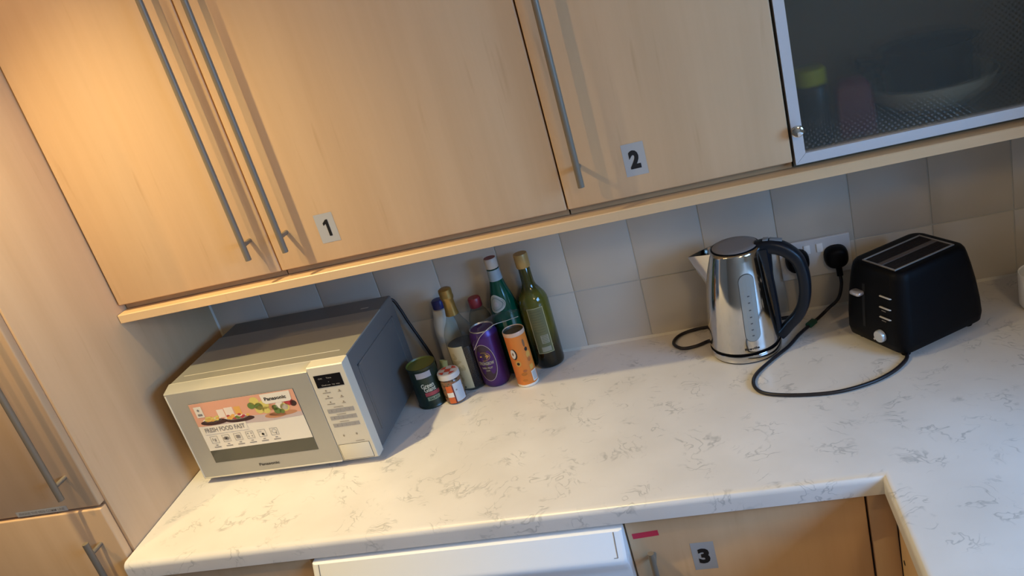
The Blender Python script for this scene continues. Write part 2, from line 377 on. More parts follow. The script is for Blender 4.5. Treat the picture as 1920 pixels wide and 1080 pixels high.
# ------------------------------------------------------------------ cabinets
def handle_bm(x, y, z0, z1, off, posts, r=0.0062):
    bm = NB(); cylinder(bm, (x, y - off, z0), (x, y - off, z1), r, 20)
    for p in posts: cylinder(bm, (x, y + 0.0005, p), (x, y - off, p), 0.0045, 14)
    return bm
def door_slab(name, x0, x1, y0, y1, z0, z1, parent, m=None, r=0.0025):
    bm = NB(); box(bm, x0, x1, y0, y1, z0, z1, r, seg=3); return obj(name, bm, m or MAPLE, parent, 40)
def number_sticker(n, cx, y, cz, parent, tilt=0.0, fit=(0.019, 0.034)):
    bm = NB(); ca, sa = math.cos(tilt), math.sin(tilt)
    def mp(dy): return lambda a, b: (cx + (a * ca - b * sa), y - dy, cz + (a * sa + b * ca))
    v, f = rect2(-.0198, .0198, -.0297, .0297); add_flat(bm, (v, f), mp(.0004), 0)
    v, f = text_fit(n, fit[0], fit[1], 0.055)
    if n == '1': v, f = [(.0058, 0), (.0118, 0), (.0118, .034), (.0074, .034), (.0, .0275), (.0, .0225), (.0058, .0255)], [(0, 1, 2, 3, 6), (3, 4, 5, 6)]
    add_flat(bm, ([(a - fit[0] / 2, b - fit[1] / 2) for a, b in v], f), mp(.0008), 1)
    return obj('number_sticker', bm, [GREY_ST, INK], parent)

# tall unit on the left
tall = thing('tall_unit', 'tall maple-effect larder unit left of the worktop with long bar handles', 'cabinet', (0, 0, -H))
def tz(z): return z + H
bx('side_panel', (-.018, 0, -.554, -.001, 0, H + 1.36), MAPLE, tall, 0.001)
bx('carcass', (-.60, -.019, -.548, -.001, 0.001, H + 1.36), CARC, tall)
ud = door_slab('door', -.598, -.004, -.572, -.5545, tz(.1275), H + 1.35, tall, r=.003)
ud['label'] = 'upper door with printed strip label'
obj('handle', handle_bm(-.0455, -.572, tz(.173), tz(.98), .032, (tz(.203), tz(.95))), STEEL, ud, 40)
bm = NB(); add_flat(bm, rect2(-.205, -.079, tz(.1275), tz(.1395)), lambda a, b: (a, -.5724, b), 0)
vf = text_fit('PHONE THE 0870 COMM LINE', .112, .0058, 0.02); add_flat(bm, ([(a - .198, b + tz(.1305)) for a, b in vf[0]], vf[1]), lambda a, b: (a, -.5727, b), 1)
obj('strip_label', bm, [GREY_ST, PRINTG], ud)
ld = door_slab('door', -.598, -.004, -.5755, -.5565, tz(-.76), tz(.1225), tall, r=.003)
obj('handle', handle_bm(-.0455, -.5755, tz(-.42), tz(.068), .032, (tz(-.39), tz(.041))), STEEL, ld, 40)

# wall units
def wall_unit(name, label, x0, x1, hx, num=None, nx=0, nz=0, fit=(.019, .034)):
    t = thing(name, label, 'cabinet', (x0, 0, .419), group=None)
    g = .0015
    bx('carcass', (g, x1 - x0 - g, -.2695, -.001, 0, .91), CARC, t)
    d = door_slab('door', g, x1 - x0 - g, -.2897, -.2715, .0151, .905, t)
    obj('handle', handle_bm(hx - x0, -.2897, .0615, .80, .032, (.0925, .77)), STEEL, d, 40)
    if num: number_sticker(num, nx - x0, -.2897, nz - .419, d, fit=fit)
    return t
wall_unit('wall_cabinet', 'narrow plain maple wall cupboard door next to the tall unit, without a number', 0.002, .4, .360)
wall_unit('wall_cabinet', 'wide maple wall cupboard carrying the number 1 sticker, above the microwave', .4, .9985, .4428, '1', .5289, .5018, (.0105, .034))
wall_unit('wall_cabinet', 'maple wall cupboard carrying the number 2 sticker, left of the glass cupboard', .9985, 1.4005, 1.0382, '2', 1.1376, .5008)

gc = thing('glass_cabinet', 'wall cupboard with aluminium framed textured glass door above the toaster', 'cabinet', (1.4005, 0, .419))
bm = NB(); W = .498
box(bm, .002, .018, -.2665, -.001, 0, .91); box(bm, W - .018, W, -.2665, -.001, 0, .91)
box(bm, .018, W - .018, -.2665, -.012, 0, .016); box(bm, .018, W - .018, -.2665, -.012, .894, .91); box(bm, .018, W - .018, -.012, -.001, 0, .91)
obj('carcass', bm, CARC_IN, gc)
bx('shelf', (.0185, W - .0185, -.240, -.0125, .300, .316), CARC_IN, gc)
bm = NB(); fx0, fx1, fz0, fz1, fw, fy = .0035, W - .002, .0085, .905, .0178, -.2897
def rail(a, b, c, d): prism(bm, [(p[0], fy, p[1]) for p in (a, b, c, d)], (0, .020, 0))
q = 0.00025
rail((fx0, fz0), (fx0 + fw - q, fz0 + fw + q), (fx0 + fw - q, fz1 - fw), (fx0, fz1))
rail((fx0 + q, fz0), (fx1, fz0), (fx1 - fw, fz0 + fw), (fx0 + fw + q, fz0 + fw))
rail((fx1, fz0), (fx1, fz1), (fx1 - fw, fz1 - fw), (fx1 - fw, fz0 + fw))
rail((fx0, fz1), (fx0 + fw, fz1 - fw), (fx1 - fw, fz1 - fw), (fx1, fz1))
gd = obj('door', bm, ALU, gc); gd['label'] = 'silver aluminium door frame'
bx('glass_pane', (fx0 + fw - .003, fx1 - fw + .003, fy + .008, fy + .012, fz0 + fw - .003, fz1 - fw + .003), REED, gd)
bm = NB(); lathe(bm, [(.005, 0), (.005, .008), (.0094, .010), (.0104, .013), (.0099, .0165), (.008, .018)], 24)
bmesh.ops.rotate(bm, verts=bm.verts, cent=(0, 0, 0), matrix=Matrix.Rotation(PI / 2, 3, 'X'))
bmesh.ops.translate(bm, verts=bm.verts, vec=(1.4125 - 1.4005, fy + .0002, .4895 - .419))
obj('knob', bm, CHROME, gd, 40)

# light shelf (pelmet board) under all wall units
pb = bm = NB()
prism(bm, [(0, -.001, .3995), (0, -.305, .3995), (0, -.305, .4165), (0, -.3035, .418), (0, -.001, .418)], (2.0, 0, 0))
tag(obj('pelmet_board', bm, MAPLE_H, None, None, (0.002, 0, 0)), 'long maple board running under all the wall cupboards', 'board')

# things inside the glass cupboard (seen blurred through the glass)
CB = .4355
def cab_jar(x, y, r, h, col, capc, name, label, cat):
    t = thing(name, label, cat, (x, y, CB)); bm = NB()
    lathe(bm, [(r * .92, 0), (r, .004), (r, h * .72), (r * .9, h * .78), (r * .8, h * .8)], 28); obj('body', bm, mat('cup_' + name, col, .3), t, 40)
    bm = NB(); lathe(bm, [(r * .92, h * .80), (r * .95, h * .81), (r * .95, h * .985), (r * .88, h)], 28); obj('lid', bm, mat('lid_' + name, capc, .4), t, 40)
cab_jar(1.455, -.215, .028, .135, (.012, .016, .022), (.50, .46, .02), 'jar', 'dark jar with yellow lid behind the textured glass', 'jar')
bm = NB(); loft(bm, [rrect(.03, .022, .006, 0), rrect(.032, .024, .008, .03), rrect(.029, .020, .008, .085), rrect(.018, .006, .004, .10)])
tag(obj('food_packet', bm, mat('maroon_packet', (.16, .02, .045), .5), None, 50, (1.523, -.20, CB + .0005)), 'small dark red packet behind the textured glass', 'packet')
bm = NB(); pr = []
for r_, z_ in ((.045, 0), (.06, .004), (.095, .03), (.108, .055), (.105, .055), (.09, .032), (.055, .009), (.01, .007)): pr.append((r_, z_))
lathe(bm, pr, 48); tag(obj('serving_bowl', bm, mat('cream_glaze', (.62, .58, .46), .3), None, 45, (1.665, -.14, CB + .0005)), 'wide cream bowl at the bottom of the glass cupboard', 'bowl')
t = thing('saucepan', 'dark pan standing in the cream bowl inside the glass cupboard', 'pan', (1.665, -.14, CB + .030)); bm = NB()
lathe(bm, [(.072, 0), (.078, .006), (.080, .085), (.083, .088), (.078, .088), (.076, .012), (.01, .008)], 40); obj('body', bm, BLACKG, t, 45)
bm = NB(); tube(bm, smooth_path([(-.079, 0, .07), (-.10, -.015, .078), (-.125, -.03, .085)]), .007, 10); obj('handle', bm, BLACK, t, 40)
for i, (x, s, c) in enumerate(((1.46, .033, (.10, .13, .16)), (1.566, .036, (.16, .06, .05)), (1.675, .034, (.30, .30, .28)), (1.78, .034, (.05, .09, .14)))):
    bm = NB(); lathe(bm, [(s * .75, 0), (s, .004), (s, .09), (s * .94, .09), (s * .94, .008), (.004, .006)], 32)
    bm2 = tube(bm, smooth_path([(s * .98, 0, .072), (s * 1.6, 0, .07), (s * 1.7, 0, .035), (s * .98, 0, .02)], 6), .0045, 8)
    tag(obj('mug', bm, mat('mug_glaze_%s' % 'abcd'[i], c, .25), None, 45, (x, -.13, .419 + .3165)),
        ('slate mug at the left end of the glass cupboard shelf', 'brown mug second on the glass cupboard shelf', 'pale mug third on the glass cupboard shelf', 'navy mug fourth on the glass cupboard shelf')[i], 'mug')

# base units
def base_unit(label, x0, x1, name='base_cabinet'):
    t = thing(name, label, 'cabinet', (x0, 0, -H))
    bx('carcass', (.002, x1 - x0 - .002, -.565, -.02, .15, H - .039), CARC, t)
    bx('plinth', (.002, x1 - x0 - .002, -.52, -.50, 0, .149), MAPLE_H, t)
    return t
bl = base_unit('maple base cupboard at the left end, half hidden below the worktop', 0.002, .398)
door_slab('door', .0015, .394, -.585, -.567, .152, H - .0405, bl)
bc = base_unit('maple base cupboard carrying the number 3 sticker beside the white appliance', 1.006, 1.4030)
d3 = door_slab('door', .0012, .394, -.585, -.567, .152, H - .0405, bc)
number_sticker('3', 1.129 - 1.006, -.585, H - .1365, d3, fit=(.0195, .033))
bm = NB(); ca, sa = math.cos(.06), math.sin(.06)
add_flat(bm, rect2(-.0228, .0228, -.0058, .0058), lambda a, b: (1.0385 - 1.006 + a * ca - b * sa, -.5855, H - .0773 + a * sa + b * ca), 0)
obj('red_tape', bm, RED, d3)
obj('handle', handle_bm(1.0445 - 1.006, -.585, H - .44, H - .0935, .030, (H - .41, H - .121), .0055), STEEL, d3, 40)
tag(bx('corner_post', (1.4035, 1.4440, -.585, -.567, -H + .15, -.039), MAPLE, None, .0015), 'narrow maple corner filler post between base cupboards under the worktop', 'post')
rb = thing('base_cabinet', 'maple base cupboard under the right return of the worktop with screw hole', 'cabinet', (1.445, -.60, -H))
bx('carcass', (.020, .58, -1.00, -.002, .15, H - .039), CARC, rb)
bm = NB(); box(bm, .0, .018, -.50, .0145, .152, H - .0405, .0015); obj('side_panel', bm, MAPLE, rb, 40)
bx('door', (.0, .018, -1.0, -.503, .152, H - .0405), MAPLE, rb, .0015)
bm = NB(); lathe(bm, [(.0045, 0), (.004, .0006)], 14); bmesh.ops.rotate(bm, verts=bm.verts, cent=(0, 0, 0), matrix=Matrix.Rotation(-PI / 2, 3, 'Y'))
bmesh.ops.translate(bm, verts=bm.verts, vec=(-.0002, -.006, H - .1745)); obj('screw_hole', bm, DARK, rb)
bx('plinth', (.06, .08, -1.0, -.002, 0, .149), MAPLE_H, rb)

# white appliance under the worktop
dw = thing('dishwasher', 'white appliance under the worktop left of the number 3 cupboard', 'appliance', (.410, 0, -H))
bx('cabinet_body', (0.002, .594, -.585, -.03, .01, H - .052), WHITEP, dw, .003)
bm = NB()      # bulging front: slopes forward from the top edge, then drops back
pf = [(-.586, H - .0455), (-.602, H - .0455), (-.606, H - .0465), (-.624, H - .088), (-.626, H - .092), (-.627, H - .098), (-.6255, H - .104), (-.616, H - .120), (-.610, H - .135), (-.606, H - .16), (-.604, H - .20), (-.604, H - .8), (-.586, H - .8)]
xs = [.0, .006, .588, .594]; ins = [.004, 0, 0, .004]
rg = []
for x, i_ in zip(xs, ins): rg.append([(x, y + (i_ if y < -.587 else 0), z) for y, z in pf])
loft(bm, rg); obj('front_panel', bm, WHITEP, dw, 35)
def seam(bm, a, b, wd, nrm):
    a, b, nrm = Vector(a), Vector(b), Vector(nrm).normalized(); d = (b - a).normalized(); s = d.cross(nrm) * wd / 2; o_ = nrm * .0005
    poly(bm, [a - s + o_, b - s + o_, b + s + o_, a + s + o_])
bm = NB(); sn = (0, -.915, .40)
seam(bm, (.5795, -.6062, H - .0467), (.5795, -.6240, H - .088), .0016, sn); seam(bm, (.0145, -.6062, H - .0467), (.0145, -.6240, H - .088), .0016, sn)
seam(bm, (.573, -.6240, H - .088), (.5795, -.6240, H - .088), .0012, sn)
obj('panel_seam', bm, PRINTG, dw)['kind'] = 'stuff'

# ------------------------------------------------------------------ microwave
mw = thing('microwave', 'silver microwave oven with food photo sticker on its door, left corner of worktop', 'microwave', (.057, -.352, 0), -.0276)
MWW, MWD, MZ0, MZ1 = .434, .322, .012, .245
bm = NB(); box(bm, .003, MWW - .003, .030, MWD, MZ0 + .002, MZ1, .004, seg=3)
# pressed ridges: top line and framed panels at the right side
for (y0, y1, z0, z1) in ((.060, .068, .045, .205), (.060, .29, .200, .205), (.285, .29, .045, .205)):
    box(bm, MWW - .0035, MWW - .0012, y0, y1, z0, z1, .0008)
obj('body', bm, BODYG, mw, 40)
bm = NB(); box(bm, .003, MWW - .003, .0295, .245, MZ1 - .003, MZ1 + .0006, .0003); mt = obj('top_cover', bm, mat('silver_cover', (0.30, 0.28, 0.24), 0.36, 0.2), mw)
bm = NB(); box(bm, .020, MWW - .028, .0590, .0606, MZ1, MZ1 + .0012, .0004); box(bm, .003, MWW - .004, .0288, .0302, MZ1, MZ1 + .0013, .0004); obj('top_ridge', bm, SILV2, mw, 40)  # ridges coloured lighter to paint in their highlights
bm = NB(); add_flat(bm, rect2(.375, .395, .262, .268), lambda a, b: (a, b, MZ1 + .0009), 0); obj('top_label', bm, GREY_ST, mw)
for (x, y) in ((.04, .06), (.39, .06), (.04, .28), (.39, .28)):
    bm = NB(); lathe(bm, [(.010, .0), (.011, .003), (.011, MZ0 + .003)], 16, x, y); obj('foot', bm, BLACK, mw, 40)
# fascia: sloped top, rounded rim (door part and control part)
def fascia(name, x0, x1, m, parent, zt0, zt1):
    bm = NB(); f0, rim = 0.0, .004
    for_profile = [(.0295, MZ0 + .001), (.006, MZ0 + .001), (.001, MZ0 + .003), (0.0, MZ0 + .007), (0.0, zt0 - .002), (.002, zt0), (.0295, MZ1 + .0008)]
    rg = []
    for x in (x0, x0 + .0006, x1 - .0006, x1):
        i_ = .0008 if x in (x0, x1) else 0
        rg.append([(x, y + (i_ if y < .02 else 0), z) for y, z in for_profile])
    loft(bm, rg); return obj(name, bm, m, parent, 30)
dr = fascia('door', 0.0, .3508, SILV, mw, .2375, .2375)
cp = fascia('control_panel', .3520, MWW, SILV2, mw, .2445, .2445)
def fr(dy): return lambda a, b: (a, -dy, b)
# raised rim around the door face
bm = NB()
for a in ((.0015, .0045, .016, .232), (.0015, .349, .0145, .0175)): box(bm, a[0], a[1], -.0012, .001, a[2], a[3], .0006)
obj('door_rim', bm, SILV2, dr, 40)
bm = NB(); box(bm, .0486, .3062, -.0008, .001, .0525, .2050, .0003); wn = obj('window_glass', bm, mat('oven_window', (.085, .082, .062), .10), dr)
# sticker: flat print in layers
S = [PAPER, mat('salmon_print', (.72, .36, .24), .4), INK, mat('plate_print', (.05, .02, .02), .4), mat('fries_print', (.62, .35, .09), .4),
     mat('lemon_print', (.66, .55, .15), .4), mat('leaf_print', (.13, .20, .05), .4), mat('berry_print', (.45, .05, .06), .4),
     mat('milk_print', (.80, .68, .58), .4), mat('juice_print', (.75, .40, .10), .4), mat('board_print', (.52, .24, .12), .4), mat('lilac_print', (.55, .44, .42), .4), PRINTG]
bm = NB()
add_flat(bm, rect2(.0488, .3055, .0845, .2048), fr(.0011), 0)
add_flat(bm, ([(.0490, .148), (.17, .142), (.3053, .1405), (.3053, .2046), (.0490, .2046)], [(0, 1, 2, 3, 4)]), fr(.0013), 1)
add_flat(bm, ([(.10, .1445), (.215, .1385), (.3053, .1408), (.3053, .150), (.21, .156), (.17, .158), (.06, .152)], [(0, 1, 2, 3, 4, 5, 6)]), fr(.0014), 11)
for (x, y, rx, ry, m) in ((.093, .155, .034, .0075, 3), (.157, .153, .036, .0070, 3), (.09, .160, .024, .006, 8), (.15, .159, .030, .006, 8)): add_flat(bm, ell2(x, y, rx, ry), fr(.0015), m)
for (x, w_, y0, y1) in ((.118, .0085, .163, .183), (.139, .0105, .164, .185)): add_flat(bm, rect2(x - w_, x + w_, y0, y1), fr(.0015), 8)
add_flat(bm, rect2(.153, .168, .163, .184), fr(.00145), 9)
rs = random.Random(4)
for k in range(26): add_flat(bm, ell2(.075 + rs.random() * .035, .158 + rs.random() * .010, .0045, .0022, 8), fr(.0016 + k * 1e-6), rs.choice((4, 4, 5, 9)))
for k in range(22): add_flat(bm, ell2(.13 + rs.random() * .05, .157 + rs.random() * .008, .0045, .0028, 8), fr(.0016 + k * 1e-6), rs.choice((4, 9, 6, 5, 7)))
add_flat(bm, ell2(.243, .150, .026, .0065), fr(.0015), 10); add_flat(bm, ell2(.262, .1525, .034, .006), fr(.0015), 10)
for (x, y, r_, m) in ((.207, .190, .011, 5), (.196, .180, .009, 6), (.213, .176, .010, 6), (.226, .178, .012, 5), (.212, .168, .0105, 5), (.227, .165, .0095, 5), (.240, .170, .008, 10), (.249, .168, .0075, 6), (.262, .172, .010, 0), (.272, .166, .011, 5), (.272, .166, .008, 0), (.285, .178, .011, 7), (.294, .172, .008, 3), (.252, .160, .0085, 6), (.262, .157, .006, 6)):
    add_flat(bm, ell2(x, y, r_, r_ * .9, 14), fr(.0016), m)
add_flat(bm, ([(.225, .203), (.296, .203), (.294, .182), (.289, .179), (.232, .179), (.226, .184)], [(0, 1, 2, 3, 4, 5)]), fr(.0019), 0)
vf = text_fit('Panasonic', .0515, .0085, .03); add_flat(bm, ([(a + .2325, b + .1865) for a, b in vf[0]], vf[1]), fr(.0022), 2)
add_flat(bm, rect2(.0578, .0765, .170, .1968), fr(.0018), 0); add_flat(bm, ell2(.067, .188, .003, .003, 10), fr(.0021), 12); add_flat(bm, rect2(.062, .073, .174, .179), fr(.0021), 12)
add_flat(bm, rect2(.0575, .1665, .126, .1465), fr(.0018), 0)
vf = text_fit('FRESH FOOD FAST', .100, .0112, .022); add_flat(bm, ([(a + .0610, b + .1310) for a, b in vf[0]], vf[1]), fr(.0022), 12)
for k in range(6):
    x = .0735 + k * .0299
    add_flat(bm, frame2(x - .0092, x + .0092, .1025, .1205, .0007), fr(.0016), 12)
    add_flat(bm, rect2(x - .003, x + .003, .0965, .0983), fr(.0016), 12); add_flat(bm, rect2(x - .0085, x + .0085, .0915, .0934), fr(.0016), 12)
vf = text_fit('1g', .009, .009, .01); add_flat(bm, ([(a + .0690, b + .107) for a, b in vf[0]], vf[1]), fr(.0018), 12)
add_flat(bm, ell2(.1034, .1115, .0075, .0045), fr(.0018), 12); add_flat(bm, ell2(.1034, .1115, .003, .002), fr(.002), 2)
add_flat(bm, ell2(.1333, .1135, .006, .0022), fr(.0018), 12); add_flat(bm, ell2(.1333, .1095, .006, .0022), fr(.0018), 12)
for a, b in ((-.004, .004), (.004, .004), (-.004, -.003), (.004, -.003)): add_flat(bm, rect2(.1632 + a - .0014, .1632 + a + .0014, .1115 + b - .0012, .1115 + b + .0012), fr(.0018), 12)
add_flat(bm, rect2(.186, .193, .1150, .1162), fr(.0018), 12); add_flat(bm, ell2(.1945, .109, .0032, .003), fr(.0018), 2)
add_flat(bm, ring2(.2230, .1125, .006, .005, .0008), fr(.0018), 12); add_flat(bm, rect2(.2255, .2275, .1050, .1095), fr(.0018), 12)
obj('promo_sticker', bm, S, dr, 'raw')
bm = NB(); vf = text_fit('Panasonic', .0505, .0068, .035); add_flat(bm, ([(a + .1515, b + .0300) for a, b in vf[0]], vf[1]), fr(.0006), 0); obj('maker_name', bm, mat('dark_print', (.06, .055, .05), .5), dr, 'raw')
# control panel
bm = NB(); box(bm, .3612, .4224, -.0008, .001, .1955, .2243, .0003); ds = obj('display', bm, BLACKG, cp)
bm = NB()
for (x, y, w_, s_) in ((.370, .2150, .010, 'OK'), (.388, .2150, .012, 'Time'), (.373, .1992, .020, 'Defrost'), (.3965, .1992, .006, 'kg'), (.4055, .1992, .008, 'min')):
    vf = text_fit(s_, w_, .0030); add_flat(bm, ([(a + x, b + y) for a, b in vf[0]], vf[1]), fr(.0011), 0)
add_flat(bm, ell2(.391, .2075, .0007, .0007, 8), fr(.0011), 0)
obj('display_print', bm, mat('faint_print', (.35, .33, .30), .5), cp, 'raw')
bm = NB()
for (x, y) in ((.3766, .1875), (.3766, .1742), (.3766, .1600), (.4063, .1848), (.4065, .1712), (.4060, .1575)):
    add_flat(bm, ell2(x, y, .0018, .0018, 10), fr(.0005), 0)
    if x < .39: add_flat(bm, rect2(x - .009, x + .009, y - .0056, y - .0042), fr(.0005), 0)
    else: add_flat(bm, rect2(x - .004, x + .004, y - .0035, y - .0022), fr(.0005), 0)
for (x, y) in ((.3761, .0769), (.4063, .0780)): add_flat(bm, ell2(x, y, .0021, .0026, 10), fr(.0005), 0)
for y in (.1465, .1285, .1105): add_flat(bm, rect2(.3790, .4010, y, y + .0012), fr(.0005), 0)
add_flat(bm, rect2(.398, .418, .0600, .0612), fr(.0005), 0)
obj('control_print', bm, mat('tan_print', (.30, .25, .18), .5), cp, 'raw')['kind'] = 'stuff'
for (z0, z1) in ((.1336, .1440), (.1170, .1262), (.0990, .1082)):
    for k in range(3):
        x = .3620 + k * .0203; bm = NB(); box(bm, x, x + .0196, -.0006, .001, z0, z1, .0003)
        vf = text_fit(('1', '2', '3')[k], .0022, .0042); add_flat(bm, ([(a + x + .0085, b + (z0 + z1) / 2 - .002) for a, b in vf[0]], vf[1]), fr(.0009), 1)
        obj('key', bm, [KEYG, PRINTG], cp)
bm = NB(); box(bm, .3552, .4255, -.0012, .001, .0180, .0552, .0010); obj('open_button', bm, SILV2, cp, 40)
bm = NB(); add_flat(bm, frame2(.3544, .4263, .0172, .0560, .0008), fr(.0004), 0); obj('button_gap', bm, DARK, cp, 'raw')
# cable behind
bm = NB(); tube(bm, smooth_path([(.405, .3225, .232), (.425, .333, .228), (.434, .338, .20), (.444, .338, .16), (.462, .338, .10), (.475, .336, .05), (.47, .33, .006)], 6), .0036, 8)
obj('power_cable', bm, RUBBER, mw, 60)

# ------------------------------------------------------------------ bottles and packets
def face_cam(x, y): return math.atan2(-1.71 - y, 1.243 - x)     # angle towards the viewer's side of the room
# olive oil bottle
cx, cy = .826, -.0425
t = thing('oil_bottle', 'tall olive-green oil bottle with gold cap, right end of the bottle group', 'bottle', (cx, cy, .0005))
bm = NB(); lathe(bm, [(.028, 0), (.0335, .003), (.035, .010), (.035, .160), (.0338, .170), (.030, .180), (.0225, .192), (.0165, .202), (.0142, .212), (.0132, .250), (.0120, .252), (.0120, .26)], 48)
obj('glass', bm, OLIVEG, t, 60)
bm = NB(); lathe(bm, [(.0155, .249), (.0162, .250), (.0165, .279), (.0155, .282), (.012, .2822)], 40); obj('cap', bm, mat('gold_cap', (.42, .27, .09), .40, .2), t, 40)
bm = NB(); mp0 = on_cyl(.035, face_cam(cx, cy) - .08); mp1 = on_cyl(.035, face_cam(cx, cy) - .08, .0007)
add_flat(bm, rect2(-.019, .019, .042, .158, 12, 1), mp0, 0); v_, f_ = frame2(-.019, .019, .042, .158, .0016)
for a in ((-.019, .019, .042, .0435), (-.019, .019, .1565, .158)): add_flat(bm, rect2(*a, 12, 1), mp1, 1)
for a in ((-.019, -.0175, .042, .158), (.0175, .019, .042, .158)): add_flat(bm, rect2(*a), mp1, 1)
for k in range(9): add_flat(bm, rect2(-.013, .012, .148 - k * .0065, .1492 - k * .0065, 8, 1), mp1, 2)
add_flat(bm, rect2(-.004, .014, .067, .088, 6, 1), mp1, 3); add_flat(bm, rect2(-.008, .014, .046, .058, 6, 1), mp1, 3)
for k in range(5): add_flat(bm, rect2(-.002, .012, .069 + k * .004, .0705 + k * .004, 6, 1), on_cyl(.035, face_cam(cx, cy) - .08, .0009), 0)
obj('label', bm, [mat('olive_label', (.13, .13, .055), .5), mat('cream_line', (.42, .38, .20), .5), mat('olive_line', (.09, .09, .04), .5), mat('pale_block', (.30, .28, .20), .5)], t, 'raw')
# sparkling water bottle
cx, cy = .7555, -.0430
t = thing('water_bottle', 'dark green glass water bottle with white neck band behind the orange tube', 'bottle', (cx, cy, .0005))
def wr(z):
    P = [(0, .032), (.006, .0352), (.12, .0352), (.14, .0345), (.165, .032), (.19, .026), (.215, .0195), (.235, .0150), (.27, .0132)]
    for (a, b), (c_, d) in zip(P, P[1:]):
        if z <= c_: return b + (d - b) * (z - a) / (c_ - a)
    return P[-1][1]
bm = NB(); lathe(bm, [(wr(z), z) for z in [0, .006] + [.02 + i * .01 for i in range(25)]], 48); obj('glass', bm, GREENG, t, 60)
bm = NB(); lathe(bm, [(.0140, .262), (.0148, .263), (.0150, .284), (.0135, .2865), (.0100, .2866, 1), (.003, .2862, 1)], 36); obj('cap', bm, [mat('cap_white', (.50, .44, .38), .4), mat('cap_red', (.22, .05, .05), .4)], t, 40)
bm = NB(); lathe(bm, [(wr(z) + .0006, z) for z in (.233, .238, .246, .254, .259)], 36, cap0=False, cap1=False); obj('neck_label', bm, mat('blue_neck_label', (.26, .33, .38), .45), t, 60)
bm = NB(); fa = face_cam(cx, cy) - .55
v, f = [], []
n = 28
def blob(a): return .0195 * (1 + .10 * math.cos(3 * a + .4))
for (sc_, off, mi) in ((1, .0005, 1), (.88, .0008, 0), (.72, .0011, 2), (.62, .0014, 0), (.30, .0017, 3)):
    pts = [(0, .182)] + [(blob(2 * PI * i / n) * sc_ * math.cos(2 * PI * i / n), .182 + blob(2 * PI * i / n) * sc_ * math.sin(2 * PI * i / n) * 1.02) for i in range(n)]
    add_flat(bm, (pts, [(0, i, i % n + 1) for i in range(1, n + 1)]), on_cyl(wr, fa, off), mi)
obj('front_label', bm, [mat('silver_label', (.36, .38, .36), .45), mat('pale_rim', (.50, .54, .50), .45), mat('slate_ring', (.20, .25, .24), .45), mat('label_centre', (.44, .42, .42), .45)], t, 'raw')
# wine bottle with gold foil
cx, cy = .645, -.0865
t = thing('wine_bottle', 'clear glass bottle with gold foil neck and cream label beside the striped-lid jar', 'bottle', (cx, cy, .0005))
def wn_r(z):
    P = [(0, .032), (.005, .036), (.125, .036), (.140, .0345), (.155, .029), (.170, .0205), (.185, .0150), (.20, .0128), (.25, .0120)]
    for (a, b), (c_, d) in zip(P, P[1:]):
        if z <= c_: return b + (d - b) * (z - a) / (c_ - a)
    return P[-1][1]
bm = NB(); lathe(bm, [(wn_r(z), z) for z in [0, .005] + [.02 + i * .0075 for i in range(30)]], 44); obj('glass', bm, CLEARG, t, 60)
bm = NB(); lathe(bm, [(.029, .004), (.0335, .008), (.0335, .112), (.001, .112)], 40); obj('wine', bm, mat('dark_wine', (.008, .003, .005), .15), t, 50)
bm = NB(); lathe(bm, [(.0155, .186), (.0138, .20), (.0132, .222), (.0150, .226), (.0158, .232), (.0148, .236), (.0152, .243), (.0148, .249), (.011, .2515), (.002, .2518)], 36)
for v in bm.verts: v.co += Vector((noise.noise(v.co * 140), noise.noise(v.co * 140 + Vector((9, 0, 0))), 0)) * .0009
obj('foil', bm, mat('gold_foil', (.34, .20, .05), .36, .55), t, 35)
bm = NB(); fa = face_cam(cx, cy) - .62
add_flat(bm, rect2(-.021, .019, .008, .118, 12, 1), on_cyl(.036, fa, .0005), 0)
rs = random.Random(8)
for k in range(16):
    x = -.012 + rs.random() * .022; z = .025 + rs.random() * .075; add_flat(bm, ell2(x, z, .003 + rs.random() * .005, .002 + rs.random() * .004, 9), on_cyl(.036, fa, .0008 + k * 1e-5), 1)
add_flat(bm, ell2(-.002, .0125, .002, .002, 8), on_cyl(.036, fa, .0011), 2)
obj('label', bm, [mat('cream_label', (.50, .44, .27), .5), mat('stain_print', (.40, .34, .19), .5), INK], t, 'raw')
# white bottle with blue cap
cx, cy = .6000, -.0340
t = thing('cleaning_bottle', 'white plastic bottle with dark blue cap behind the gold foil bottle', 'bottle', (cx, cy, .0005))
bm = NB(); lathe(bm, [(.025, 0), (.028, .004), (.028, .125), (.0275, .140), (.025, .152), (.0225, .160), (.0200, .170), (.0180, .184), (.0120, .186)], 36); obj('body', bm, mat('white_plastic', (.62, .60, .54), .4), t, 60)
bm = NB(); lathe(bm, [(.0150, .186), (.0152, .187), (.0150, .204), (.0120, .2075), (.002, .208)], 30); obj('cap', bm, mat('blue_cap', (.02, .02, .14), .4), t, 45)
# clear bottle with red cap
cx, cy = .688, -.0335
t = thing('clear_bottle', 'clear plastic bottle with red cap behind the purple can', 'bottle', (cx, cy, .0005))
bm = NB(); lathe(bm, [(.024, 0), (.0282, .004), (.0282, .115), (.0282, .128), (.0265, .143), (.021, .158), (.0145, .168), (.0125, .176)], 36); obj('body', bm, CLEARG, t, 60)
bm = NB(); lathe(bm, [(.0150, .172), (.0155, .173), (.0152, .192), (.0135, .195), (.002, .1955)], 30); obj('cap', bm, mat('red_cap', (.24, .02, .025), .4), t, 45)
bm = NB(); lathe(bm, [(.022, .003), (.026, .006), (.026, .028), (.001, .028)], 30); obj('liquid', bm, mat('amber_liquid', (.10, .055, .03), .2), t, 50)
